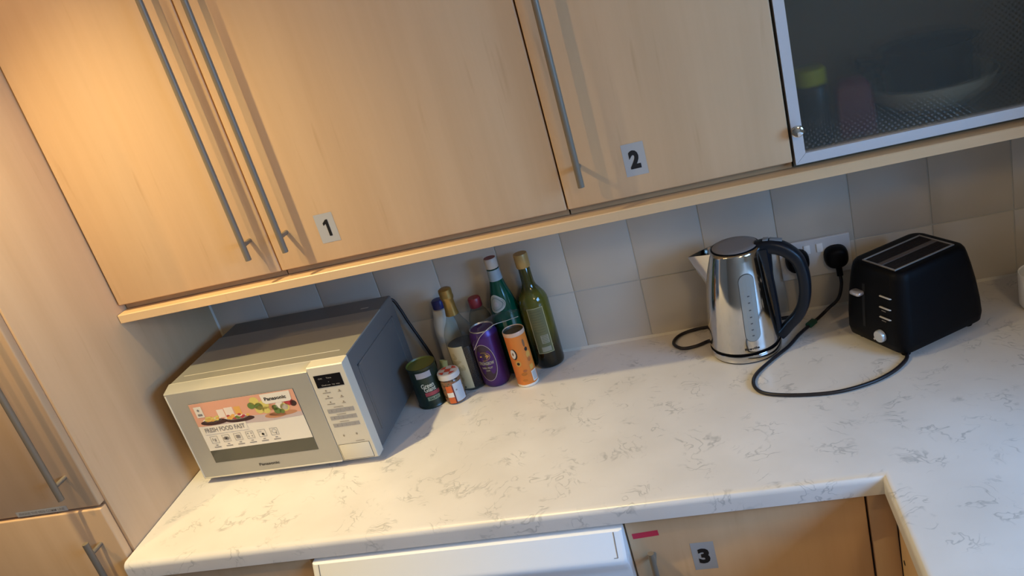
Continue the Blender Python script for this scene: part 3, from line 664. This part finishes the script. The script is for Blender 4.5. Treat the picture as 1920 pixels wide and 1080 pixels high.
# purple cider can
cx, cy = .7040, -.0940
t = thing('drink_can', 'tall purple drink can with arrow emblem between bottle and orange tube', 'can', (cx, cy, .0005))
def cr(z): return .033
bm = NB(); lathe(bm, [(.025, .001), (.0265, 0), (.031, .006), (.033, .011), (.033, .128), (.0325, .131), (.0285, .1405), (.0278, .142)], 44); obj('body', bm, mat('purple_metal', (.065, .020, .14), .34, .4), t, 50)
bm = NB(); lathe(bm, [(.0278, .1415), (.0288, .1425), (.0288, .1445), (.0275, .145), (.0262, .1425), (.0250, .1405), (.0230, .1400), (.001, .1400)], 40, cap0=False); tb = obj('rim', bm, mat('can_aluminium', (.50, .48, .44), .30, .8), t, 40)
bm = NB(); box(bm, -.006, .006, -.011, .008, .1402, .1412, .0004); obj('pull_tab', bm, mat('can_aluminium', (0, 0, 0)), t)
bm = NB(); fa = face_cam(cx, cy) - .45
mpc = lambda off: on_cyl(.033, fa, off)
v = [(0, .068)] + [(.0235 * math.cos(2 * PI * i / 40), .068 + .046 * math.sin(2 * PI * i / 40)) for i in range(40)]; add_flat(bm, (v, [(0, i, i % 40 + 1) for i in range(1, 41)]), mpc(.0004), 0)
add_flat(bm, ring2(0, .068, .0245, .0475, .0012, 44), mpc(.0006), 1)
add_flat(bm, ([(-.010, .086), (.006, .086), (.004, .092), (.0125, .0845), (.004, .077), (.006, .083), (-.010, .083)], [(0, 1, 2, 3, 4, 5, 6)]), mpc(.0008), 2)
add_flat(bm, ring2(-.001, .0845, .0150, .0110, .0009, 24, -1.9, 1.9), mpc(.0009), 2)
vf = text_fit('STRONGBOW', .0380, .0085, .03); add_flat(bm, ([(a - .019, b + .0625) for a, b in vf[0]], vf[1]), mpc(.0008), 3)
vf = text_fit('DARK FRUIT', .026, .0048, .02); add_flat(bm, ([(a - .013, b + .0525) for a, b in vf[0]], vf[1]), mpc(.0008), 3)
vf = text_fit('CIDER', .010, .003, .02); add_flat(bm, ([(a - .005, b + .0465) for a, b in vf[0]], vf[1]), mpc(.0008), 3)
obj('print', bm, [mat('aubergine_print', (.035, .015, .03), .4), mat('line_print', (.40, .33, .32), .4), mat('gold_print', (.50, .28, .05), .4), mat('pale_print', (.38, .36, .27), .4)], t, 'raw')
# orange tube
cx, cy = .7825, -.1220
t = thing('snack_tube', 'slim orange cardboard tube with white rims standing in front of the bottles', 'tube', (cx, cy, .0005), .35)
bm = NB()
def hexr(r, z, n=48): return [(r * (1 + .012 * math.cos(6 * 2 * PI * i / n)) * math.cos(2 * PI * i / n), r * (1 + .012 * math.cos(6 * 2 * PI * i / n)) * math.sin(2 * PI * i / n), z) for i in range(n)]
loft(bm, [hexr(.0243, .006), hexr(.0243, .129)]); obj('body', bm, mat('orange_card', (.70, .20, .025), .42), t, 40)
bm = NB(); lathe(bm, [(.0238, 0), (.0248, .001), (.0248, .006), (.0243, .0065)], 40); obj('base_rim', bm, PAPER, t, 45)
bm = NB(); lathe(bm, [(.0245, .1285), (.0250, .129), (.0250, .1365), (.0242, .138), (.0232, .1365), (.0228, .131, 1), (.001, .131, 1)], 40, cap0=False); obj('lid', bm, [mat('rim_peach', (.62, .42, .30), .4), mat('lid_dark', (.06, .05, .03), .4)], t, 40)
bm = NB(); fa = face_cam(cx, cy) - .35; T_ = lambda off: on_cyl(.0245, fa, off)
add_flat(bm, ell2(-.015, .086, .0078, .0135), T_(.0005), 1); add_flat(bm, ell2(-.0165, .087, .0060, .0115), T_(.0008), 0); add_flat(bm, ell2(-.0165, .087, .0018, .004), T_(.0011), 2)
add_flat(bm, ell2(-.0105, .062, .0065, .0075), T_(.0005), 3); add_flat(bm, ell2(-.0105, .062, .0032, .0036), T_(.0008), 1)
for (x, z, rx, rz, m) in ((.014, .108, .003, .010, 2), (.016, .092, .004, .005, 1), (.018, .078, .006, .009, 3), (.0175, .066, .005, .006, 4), (-.004, .034, .007, .004, 5), (.0, .042, .005, .003, 4), (-.006, .018, .006, .003, 5)):
    add_flat(bm, ell2(x, z, rx, rz, 12), T_(.0005), m)
add_flat(bm, rect2(.0125, .0285, .010, .036, 5, 1), T_(.0006), 0)
for k in range(7): add_flat(bm, rect2(.0145, .0265, .0135 + k * .003, .0148 + k * .003, 5, 1), T_(.0009), 6)
add_flat(bm, rect2(.013, .023, .040, .052, 4, 1), T_(.0006), 3)
obj('print', bm, [PAPER, INK, mat('brown_print', (.22, .10, .04), .5), mat('amber_print', (.66, .34, .07), .5), mat('rust_print', (.45, .13, .03), .5), mat('burnt_print', (.50, .16, .02), .5), mat('blue_grey_print', (.20, .24, .30), .5)], t, 'raw')
# dark green tin
cx, cy = .5525, -.1410
t = thing('food_tin', 'dark green food tin with red banded label beside the microwave', 'tin', (cx, cy, .0005))
bm = NB(); lathe(bm, [(.0320, .001), (.0345, 0), (.0350, .002), (.0340, .004), (.0335, .006), (.0335, .096), (.0340, .098), (.0352, .100), (.0352, .103), (.034, .1035), (.0325, .100, 1), (.001, .100, 1)], 40)
obj('can', bm, [mat('tin_green', (.010, .022, .012), .35), mat('lid_lime', (.13, .13, .018), .4)], t, 40)
bm = NB(); fa = face_cam(cx, cy) - .12; G_ = lambda off: on_cyl(.0335, fa, off)
add_flat(bm, rect2(-.030, .030, .008, .094, 18, 1), G_(.0004), 0)
add_flat(bm, rect2(-.016, .019, .080, .0945, 10, 1), G_(.0014), 1)
vf = text_fit('Green', .030, .0120, .02); add_flat(bm, ([(a - .012, b + .0535) for a, b in vf[0]], vf[1]), G_(.0008), 2)
vf = text_fit('Giant', .028, .0115, .02); add_flat(bm, ([(a - .008, b + .0435) for a, b in vf[0]], vf[1]), G_(.0008), 2)
add_flat(bm, rect2(-.008, .027, .0325, .0420, 10, 1), G_(.0008), 3); add_flat(bm, rect2(-.006, .024, .0205, .0300, 10, 1), G_(.0008), 4)
vf = text_fit('SALAD', .022, .0055, .02); add_flat(bm, ([(a - .002, b + .0225) for a, b in vf[0]], vf[1]), G_(.0011), 0)
obj('label', bm, [mat('tin_label', (.006, .020, .012), .4), mat('grey_patch', (.34, .32, .34), .5), mat('cream_ink', (.50, .50, .40), .5), mat('label_red', (.32, .05, .06), .5), mat('sage_print', (.22, .26, .16), .5)], t, 'raw')
# crumpled lime packet between tin and jar
bm = NB(); rs = random.Random(3)
nx_, nz_ = 9, 14; gr = []
for side in (0, 1):
    g_ = []
    for j in range(nz_ + 1):
        row = []
        for i in range(nx_ + 1):
            u_, v_ = i / nx_, j / nz_; puff = .010 * math.sin(PI * min(max(u_, 0), 1)) * (1 - v_ * .75) * (1 if side else -1)
            x = (-.014 + .030 * u_) * (1.0 - .25 * v_) ; z = .090 * v_; q = noise.noise(Vector((x * 90, z * 90, side * 3))) * .004 * math.sin(PI * u_) * math.sin(PI * v_)
            row.append(bm.verts.new((x + .010 * v_ * v_, puff + q + .006 * v_, z)))
        g_.append(row)
    gr.append(g_)
for side in (0, 1):
    for j in range(nz_):
        for i in range(nx_):
            f = bm.faces.new((gr[side][j][i], gr[side][j][i + 1], gr[side][j + 1][i + 1], gr[side][j + 1][i])); vv = j / nz_
            f.material_index = 3 if vv < .2 else 2 if vv < .45 else 1 if vv < .62 else 0
bmesh.ops.remove_doubles(bm, verts=bm.verts, dist=.0002)
o = obj('food_packet', bm, [mat('pale_lime', (.36, .38, .16), .45), mat('lemon_film', (.50, .45, .06), .45), mat('lilac_film', (.26, .27, .38), .45), mat('amber_film', (.40, .22, .04), .45)], None, 35, (.5885, -.122, .001), -.35)
tag(o, 'crumpled lime and yellow packet wedged between green tin and striped-lid jar', 'packet')
# small jar with chequered lid
cx, cy = .6135, -.1490
t = thing('sauce_jar', 'small glass jar with red and white lid, frontmost beside the green tin', 'jar', (cx, cy, .0005))
bm = NB(); lathe(bm, [(.020, 0), (.0238, .003), (.0243, .007), (.0243, .052), (.0235, .058), (.021, .062), (.021, .066)], 40)
def jar_mat():
    m = mat('jar_contents', (.16, .09, .05), .12); t_, b_ = nt(m); n_ = N(t_, 'ShaderNodeTexNoise', Scale=120.0, Detail=3.0)
    tc_ = N(t_, 'ShaderNodeTexCoord'); L(t_, tc_.outputs['Object'], n_.inputs['Vector'])
    r_ = ramp(t_, [(.35, (.05, .025, .012)), (.5, (.20, .13, .07)), (.68, (.30, .08, .03))], n_.outputs['Fac']); L(t_, r_.outputs[0], b_.inputs['Base Color']); return m
obj('glass', bm, jar_mat(), t, 50)
bm = NB(); lathe(bm, [(.0240, .0635), (.0256, .064), (.0258, .0745), (.0248, .0765), (.021, .0772), (.001, .0774)], 44); obj('lid', bm, mat('lid_white', (.58, .54, .50), .35), t, 40)
bm = NB()
cell = .0145
for i in range(-2, 3):
    for j in range(-2, 3):
        if (i + j) % 2 == 0:
            c_ = [(max(min(a, .0205), -.0205), max(min(b, .0205), -.0205)) for a, b in ((i * cell - cell / 2, j * cell - cell / 2), (i * cell + cell / 2, j * cell - cell / 2), (i * cell + cell / 2, j * cell + cell / 2), (i * cell - cell / 2, j * cell + cell / 2))]
            c_ = [(a, b) if math.hypot(a, b) <= .0208 else (a * .0208 / math.hypot(a, b), b * .0208 / math.hypot(a, b)) for a, b in c_]
            if len(set(c_)) >= 3:
                try: poly(bm, [(a, b, .0778) for a, b in c_])
                except ValueError: pass
obj('lid_print', bm, mat('lid_red', (.55, .06, .03), .4), t, 'raw')
bm = NB(); fa = face_cam(cx, cy) + .18; J_ = lambda off: on_cyl(.0243, fa, off)
add_flat(bm, rect2(-.0045, .0210, .006, .053, 12, 1), J_(.0005), 0)
add_flat(bm, rect2(-.0225, -.0048, .004, .049, 8, 1), J_(.0005), 1); add_flat(bm, rect2(-.0225, -.0075, .020, .032, 8, 1), J_(.0008), 2); add_flat(bm, rect2(-.0075, -.0048, .004, .049, 2, 1), J_(.0008), 3)
add_flat(bm, ell2(.0015, .036, .0021, .0021, 10), J_(.0008), 4)
for k in range(9): add_flat(bm, rect2(.0045, .0185, .012 + k * .004, .0126 + k * .004, 6, 1), J_(.0008), 5)
obj('label', bm, [mat('pale_blue_label', (.50, .54, .58), .45), mat('orange_red_label', (.66, .13, .03), .45), PAPER, mat('maroon_band', (.12, .02, .03), .45), PRINTG, mat('label_lines', (.40, .44, .50), .5)], t, 'raw')
# clear crumpled film lying over bottle and can
bm = NB(); nx_, ny_ = 34, 10; g_ = []
base = smooth_path([(.684, -.131, .108), (.694, -.130, .122), (.708, -.127, .138), (.735, -.108, .1495), (.765, -.092, .148), (.793, -.085, .150)], 7)
for i, p in enumerate(base):
    row = []; u_ = i / (len(base) - 1)
    for j in range(ny_ + 1):
        v_ = j / ny_; wd_ = .034 * math.sin(PI * min(max(u_, .06), .94)) ** .5
        q = Vector((0, v_ * wd_, .012 * math.sin(PI * v_) + .004 * v_)); nn = noise.noise(Vector((u_ * 9, v_ * 4, 1))) * .008
        row.append(bm.verts.new(p + q + Vector((nn * .5, nn * .3, abs(nn)))))
    g_.append(row)
for i in range(len(g_) - 1):
    for j in range(ny_): bm.faces.new((g_[i][j], g_[i + 1][j], g_[i + 1][j + 1], g_[i][j + 1]))
pf_ = thing('plastic_film', 'clear crumpled plastic film draped over the purple can', 'packaging', (0, 0, 0))
obj('film', bm, FILM, pf_, 30)
bm = NB(); tube(bm, base, .0007, 6); obj('folded_edge', bm, mat('pale_edge', (.50, .44, .38), .3), pf_, 50)

# ------------------------------------------------------------------ kettle
kt = thing('kettle', 'polished steel electric kettle with dark handle and water gauge by the wall', 'kettle', (1.2705, -.1250, .0005), -.21)
bm = NB(); lathe(bm, [(.0690, .0), (.0715, .001), (.0718, .0025, 0), (.0728, .0035, 1), (.0735, .006, 1), (.0735, .0170, 1), (.0728, .0182, 1), (.0700, .0186, 0)], 64)
obj('power_base', bm, [BLACK, CHROME], kt, 35)
def kr(z):
    P = [(.019, .0715), (.024, .0725), (.06, .0722), (.10, .0702), (.14, .0668), (.175, .0625), (.20, .0585), (.215, .0558), (.226, .0540), (.2315, .0530)]
    if z <= P[0][0]: return P[0][1]
    for (a, b), (c_, d) in zip(P, P[1:]):
        if z <= c_: return b + (d - b) * (z - a) / (c_ - a)
    return P[-1][1]
def lean(bm):
    for v in bm.verts: v.co.x += .0125 * (max(v.co.z - .02, 0) / .215) ** 1.4
    return bm
bm = NB(); lathe(bm, [(.066, .0188), (.0705, .0192), (.0718, .0225, 1), (.0725, .025, 1), (.0727, .0262), ] + [(kr(z), z) for z in [.03 + .0125 * i for i in range(16)]] + [(.0535, .2290), (.0525, .2325), (.0505, .2345), (.0475, .2350)], 72)
obj('body', lean(bm), [CHROME, BLACK], kt, 50)
bm = NB(); lathe(bm, [(.0485, .2345), (.0485, .2362), (.0455, .2368)], 60); obj('lid_seal', lean(bm), BLACK, kt, 40)
bm = NB(); lathe(bm, [(.0455, .2355), (.0455, .2374), (.0440, .2386), (.030, .2392), (.001, .2393)], 60); obj('lid', lean(bm), LIDSTEEL, kt, 40)
# spout: open V beak on the side opposite the handle
bm = NB(); rg_out = []; 
for (z, reach, hw_) in ((.138, .0000, .003), (.160, .0060, .010), (.180, .0190, .017), (.196, .0290, .021), (.209, .0380, .024), (.2195, .0450, .0255)):
    r0 = kr(z) - .003; row = []
    for k in range(13):
        a = -1 + 2 * k / 12; yy = hw_ * a; xx = -(math.sqrt(max(r0 * r0 - yy * yy, 0)) + reach * (1 - abs(a)) ** .85)
        row.append((xx, yy, z + .002 * (1 - abs(a)) * (reach / .03) + .006 * abs(a) * (reach / .034) ** 3))
    rg_out.append(row)
V = [[bm.verts.new(p) for p in r] for r in rg_out]
for k in range(len(V) - 1):
    for i in range(12): bm.faces.new((V[k][i], V[k][i + 1], V[k + 1][i + 1], V[k + 1][i]))
# inner skin and lip
W2 = [[bm.verts.new((v.co.x + .0016, v.co.y * .93, v.co.z - .0002)) for v in r] for r in V[2:]]
for k in range(len(W2) - 1):
    for i in range(12): bm.faces.new((W2[k][i + 1], W2[k][i], W2[k + 1][i], W2[k + 1][i + 1]))
for i in range(12): bm.faces.new((V[-1][i], V[-1][i + 1], W2[-1][i + 1], W2[-1][i]))
obj('spout', lean(bm), CHROME, kt, 50)
# handle: D loop in the plane y = 0 of the kettle
bm = NB()
path = smooth_path([(.056, 0, .2245), (.072, 0, .2275), (.090, 0, .2255), (.111, 0, .2140), (.1285, 0, .1930), (.1355, 0, .1600), (.1345, 0, .1250), (.1270, 0, .0930), (.1130, 0, .0680), (.0955, 0, .0500), (.0820, 0, .0350), (.0735, 0, .0270)], 6)
def hrad(u_):
    a = .0125 if u_ < .2 else .0125 - .0015 * min((u_ - .2) / .2, 1)
    return (.0135 + .0015 * math.cos(u_ * 3), a)
def handle_sweep(bm, path, wy, th):
    rings = []
    for i, p in enumerate(path):
        a = path[max(i - 1, 0)]; b = path[min(i + 1, len(path) - 1)]; t_ = (b - a).normalized(); nrm = Vector((-t_.z, 0, t_.x)); u_ = i / (len(path) - 1)
        W_, T2 = wy(u_), th(u_); rings.append([p + Vector((0, 1, 0)) * W_ * (abs(math.cos(q)) ** .7) * (1 if math.cos(q) > 0 else -1) + nrm * T2 * (abs(math.sin(q)) ** .7) * (1 if math.sin(q) > 0 else -1) for q in [2 * PI * k / 20 for k in range(20)]])
    loft(bm, rings)
handle_sweep(bm, path, lambda u_: .0165 - .003 * u_, lambda u_: .0165 - .010 * u_ if u_ < .4 else .0125 - .003 * (u_ - .4))
hd = obj('handle', bm, NAVY, kt, 60)
bm = NB()      # spine against the body
rings = []
for z in [.028 + .0125 * i for i in range(17)]:
    r0 = min(kr(z), .0727); wy = .010 + .010 * max(0, (z - .14) / .09); dx = .006 + .010 * max(0, min(1, (z - .16) / .07))
    rings.append([Vector((r0 - .004, -wy, z)), Vector((r0 + dx * .6, -wy * .96, z)), Vector((r0 + dx, -wy * .6, z)), Vector((r0 + dx, wy * .6, z)), Vector((r0 + dx * .6, wy * .96, z)), Vector((r0 - .004, wy, z))])
loft(bm, rings); obj('spine', lean(bm), NAVY, kt, 40)
bm = NB(); box(bm, .0690, .0795, -.0075, .0075, .2405, .2447, .0008); obj('lid_button', bm, mat('pale_button', (.28, .31, .33), .4), kt, 40)
bm = NB(); box(bm, -.012, .012, -.0065, .0065, -.001, .0015, .0006, M=Matrix.Translation((.094, 0, .2402)) @ Matrix.Rotation(.22, 4, 'Y')); obj('power_switch', bm, mat('pale_button', (0, 0, 0)), kt, 40)
# water gauge on the side facing the room
ga = -PI / 2 + .21 + .20; bm = NB()
def stadium(w_, z0, z1, n=10):
    r_ = w_; pts = []
    for k in range(n + 1): a = PI * k / n; pts.append((r_ * math.cos(a), z1 - r_ + r_ * math.sin(a)))
    for k in range(n + 1): a = PI + PI * k / n; pts.append((r_ * math.cos(a), z0 + r_ + r_ * math.sin(a)))
    return pts
def fan(bm, pts, cz0, cz1, mp, mi):
    # strip triangulation so that a tall shape follows the taper
    rm = max(abs(p[0]) for p in pts); zs = [cz0 + rm - rm * math.cos(PI / 2 * i / 7) for i in range(8)] + [cz0 + rm + (cz1 - cz0 - 2 * rm) * i / 10 for i in range(1, 10)] + [cz1 - rm + rm * math.sin(PI / 2 * i / 7) for i in range(8)]; n = len(zs) - 1
    def half(z):
        r_ = max(abs(p[0]) for p in pts)
        if z > cz1 - r_: return math.sqrt(max(r_ * r_ - (z - cz1 + r_) ** 2, 0))
        if z < cz0 + r_: return math.sqrt(max(r_ * r_ - (cz0 + r_ - z) ** 2, 0))
        return r_
    rings = [[bm.verts.new(mp(half(z) * a, z)) for a in (-1, -.5, 0, .5, 1)] for z in zs]
    for k in range(n):
        for i in range(4):
            try: bm.faces.new((rings[k][i], rings[k][i + 1], rings[k + 1][i + 1], rings[k + 1][i])).material_index = mi
            except ValueError: pass
fan(bm, stadium(.0160, 0, 1), .0500, .1965, on_cyl(kr, ga, .0006), 1); fan(bm, stadium(.0148, 0, 1), .0513, .1952, on_cyl(kr, ga, .0016), 0)
for k, z in enumerate((.150, .136, .120, .105, .091, .077, .064)): add_flat(bm, rect2(-.0022, .0022, z - .0012, z + .0012), on_cyl(kr, ga, .0020), 2)
bmesh.ops.remove_doubles(bm, verts=bm.verts, dist=1e-6)
obj('water_gauge', lean(bm), [mat('gauge_plastic', (.30, .31, .29), .28), mat('gauge_edge', (.09, .085, .08), .4), mat('gauge_marks', (.08, .08, .08), .5)], kt, 'raw')
bm = NB(); vf = text_fit('Breville', .030, .0048, .03); add_flat(bm, ([(a - .020, b + .0320) for a, b in vf[0]], vf[1]), on_cyl(kr, ga, .0006), 0); obj('maker_name', bm, INK, kt, 'raw')
for v in ():
    pass
# kettle cord: from the far plug down behind, loop at the left
bm = NB()
tube(bm, smooth_path([(1.4095, -.038, .093), (1.409, -.036, .06), (1.404, -.030, .02), (1.385, -.026, .0045), (1.33, -.024, .0045), (1.27, -.018, .0045), (1.205, -.012, .006), (1.16, -.012, .0045), (1.128, -.030, .0045), (1.117, -.062, .0045), (1.135, -.090, .0045), (1.165, -.090, .0045), (1.194, -.076, .0045), (1.2095, -.086, .008)], 8), .0037, 10)
kc = under(obj('power_cord', bm, RUBBER, None, 60), kt); kc['label'] = 'black cord looping out left of the kettle'
def plug(parent, x, z):
    bm = NB(); pr_ = []
    for (s, y) in ((1.0, -.0105), (1.0, -.018), (.94, -.026), (.80, -.033), (.55, -.036)):
        ring = []
        for k in range(28):
            a = 2 * PI * k / 28; rx = .0245 * (abs(math.cos(a)) ** .8) * (1 if math.cos(a) > 0 else -1); rz = .0255 * (abs(math.sin(a)) ** .8) * (1 if math.sin(a) > 0 else -1)
            ring.append((x + rx * s, y, z + rz * s))
        pr_.append(ring)
    loft(bm, pr_); tube(bm, [(x + .001, -.026, z - .018), (x + .001, -.028, z - .030), (x + .001, -.030, z - .040)], .0065, 12)
    return obj('plug', bm, BLACK, parent, 50)
plug(kc, 1.4090, .1290)

# double socket
sk = thing('double_socket', 'white double wall socket behind the kettle handle with both plugs in', 'socket', (1.3745, 0, .0835))
bm = NB(); box(bm, 0, .146, -.0095, -.0005, 0, .086, .0025, seg=3); obj('face_plate', bm, WHITEG, sk, 40)
for x in (.0575, .0835):
    bm = NB(); box(bm, x - .0065, x + .0065, -.0125, -.0095, .055, .075, .001); obj('switch', bm, WHITEP, sk, 40)

# ------------------------------------------------------------------ toaster
tt = thing('toaster', 'black two-slice toaster with silver knob in the right corner of the worktop', 'toaster', (1.5945, -.1645, 0), math.radians(29))
bm = NB()
sec = [(.012, .094, .074, .020), (.015, .098, .0775, .022), (.030, .101, .0800, .024), (.060, .0995, .0795, .025), (.100, .0960, .0765, .026), (.135, .0915, .0720, .026), (.155, .0880, .0690, .026), (.165, .0855, .0665, .025), (.1705, .0820, .0630, .023), (.1725, .0780, .0590, .020), (.1728, .072, .0530, .016)]
loft(bm, [rrect(a, b, c_, z, 8) for z, a, b, c_ in sec]); obj('body', bm, BLACK, tt, 60)
bm = NB()
def fr3(bm, x0, x1, y0, y1, wd, z0, z1):
    box(bm, x0, x1, y0, y0 + wd, z0, z1, .0006); box(bm, x0, x1, y1 - wd, y1, z0, z1, .0006); box(bm, x0, x0 + wd, y0 + wd, y1 - wd, z0, z1, .0006); box(bm, x1 - wd, x1, y0 + wd, y1 - wd, z0, z1, .0006)
fr3(bm, -.074, .066, -.0475, .0375, .0036, .1722, .1748); obj('top_frame', bm, mat('toaster_trim', (.30, .28, .26), .38, .3), tt, 40)
bx('slot_bridge', (-.071, .063, -.011, .001, .1722, .1742), mat('toaster_bridge', (.13, .10, .085), .45, .3), tt, .0005)
for y0 in (-.0445, .0015):
    bx('bread_slot', (-.071, .063, y0, y0 + .033, .1722, .1733), mat('slot_dark', (.004, .003, .003), .9), tt)
    bm = NB()
    for k in range(6): cylinder(bm, (-.068, y0 + .003 + k * .0054, .1736), (.060, y0 + .003 + k * .0054, .1736), .0004, 6)
    obj('grille_wire', bm, mat('warm_wire', (.06, .03, .02), .4, .8), tt, 60)
def tf(z): # front plane x at height z
    for (a, b, *_), (c_, d, *_) in zip(sec, sec[1:]):
        if z <= c_: return -(b + (d - b) * (z - a) / (c_ - a))
    return -.08
bm = NB(); bm_pts = [(tf(z) - .0006, z) for z in (.045, .065, .09, .115, .135)]
for (a, b), (c_, d) in zip(bm_pts, bm_pts[1:]): poly(bm, [(a, .0155, b), (a, .0225, b), (c_, .0225, d), (c_, .0155, d)])
obj('lever_track', bm, mat('track_dark', (.002, .002, .002), .6), tt)
bm = NB()
v0 = [rrect(.010, .013, .006, z, 5) for z in (0, .006)]
loft(bm, [rrect(.0075, .0120, .0055, 0, 5), rrect(.0090, .0135, .0065, .0015, 5), rrect(.0090, .0135, .0065, .0055, 5), rrect(.0075, .0120, .0055, .0070, 5)])
bmesh.ops.translate(bm, verts=bm.verts, vec=(tf(.115) - .0075, .0290, .1130)); obj('lever', bm, mat('silver_plastic', (.60, .56, .58), .25, .5), tt, 50)
for z in (.1225, .1005, .0800):
    bm = NB(); loft(bm, [rrect(.0030, .0135, .0028, 0, 4), rrect(.0038, .0145, .0032, .0008, 4), rrect(.0030, .0135, .0028, .0022, 4)])
    bmesh.ops.rotate(bm, verts=bm.verts, cent=(0, 0, 0), matrix=Matrix.Rotation(.25, 3, 'Y'))
    bmesh.ops.translate(bm, verts=bm.verts, vec=(tf(z) - .0008, -.0385, z)); o = obj('button', bm, mat('button_white', (.60, .56, .50), .35), tt, 50)
bm = NB()
for z in (.0935, .0730): add_flat(bm, rect2(-.0385 - .001, -.0385 + .010, z, z + .0016), lambda a, b: (tf(b) - .0006, a, b), 0)
obj('button_print', bm, PRINTG, tt, 'raw')
bm = NB(); lathe(bm, [(.0125, 0), (.0125, .006), (.0112, .0085), (.004, .009)], 28); box(bm, .008, .0165, -.002, .002, .001, .0080, .0006)
bmesh.ops.rotate(bm, verts=bm.verts, cent=(0, 0, 0), matrix=Matrix.Rotation(2.2, 3, 'Z'))
bmesh.ops.rotate(bm, verts=bm.verts, cent=(0, 0, 0), matrix=Matrix.Rotation(-PI / 2, 3, 'Y'))
bmesh.ops.translate(bm, verts=bm.verts, vec=(tf(.040) - .0004, -.0255, .0405)); obj('knob', bm, mat('knob_silver', (.62, .64, .66), .28, .4), tt, 40)
for (x, y) in ((-.075, -.055), (-.075, .055), (.075, -.055), (.075, .055)):
    bm = NB(); lathe(bm, [(.008, 0.0005), (.009, .002), (.009, .0125)], 14, x, y); obj('foot', bm, BLACK, tt, 40)

# toaster cord
bm = NB(); tube(bm, smooth_path([(1.489, -.030, .087), (1.4885, -.034, .065), (1.478, -.038, .035), (1.455, -.036, .014), (1.4335, -.050, .0045), (1.410, -.077, .0043), (1.381, -.113, .0043), (1.352, -.157, .0043), (1.306, -.208, .0043), (1.2755, -.250, .0043), (1.268, -.286, .0043), (1.280, -.317, .0043), (1.315, -.3365, .0043), (1.370, -.350, .0043), (1.420, -.352, .0043), (1.475, -.337, .0043), (1.518, -.311, .0043), (1.548, -.278, .0043), (1.556, -.255, .0043)], 8), .0036, 10)
tcd = under(obj('power_cord', bm, RUBBER, None, 60), tt); tcd['label'] = 'black cord running across the worktop to the right plug'
plug(tcd, 1.4880, .1240)
bm = NB(); box(bm, -.013, .013, -.0065, .0065, -.0042, .0042, .0012); o = obj('cable_tag', bm, mat('green_tag', (.008, .07, .04), .5), tcd, 40, (1.4125, -.0735, .0052), math.atan2(.027, .023)); o['label'] = 'small dark green tag round the cable'

# white mug at the right border
t = thing('mug', 'white mug at the far right beyond the toaster', 'mug', (1.832, -.150, .0005)); bm = NB()
lathe(bm, [(.030, 0), (.036, .002), (.041, .010), (.042, .075), (.041, .0765), (.039, .075), (.038, .012), (.002, .008)], 36); obj('body', bm, WHITEP, t, 50)
bm = NB(); tube(bm, smooth_path([(.040, 0, .060), (.062, 0, .056), (.064, 0, .030), (.041, 0, .020)], 6), .0045, 10); obj('handle', bm, WHITEP, t, 50)

# ceiling spots (outside the frame; mirrored in the steel)
for (x, y, lab) in ((LA[0], LA[1], 'round steel ceiling spot nearest the wall cupboards'), (LB[0], LB[1], 'round steel ceiling spot in front of the narrow cupboard'), (LE[0], LE[1], 'round steel ceiling spot in front of the tall unit')):
    t = thing('ceiling_spot', lab, 'lamp', (x, y, ZC), 0, 'ceiling spots at the left')
    bm = NB(); lathe(bm, [(.030, -.074), (.034, -.072), (.034, -.006), (.050, -.004), (.050, -.0005)], 24, cap0=False); obj('housing', bm, STEEL, t, 40)

# ------------------------------------------------------------------ lift everything so that the floor lies at z = 0
for o in list(SC.objects):
    if o.parent is None: o.location.z += H
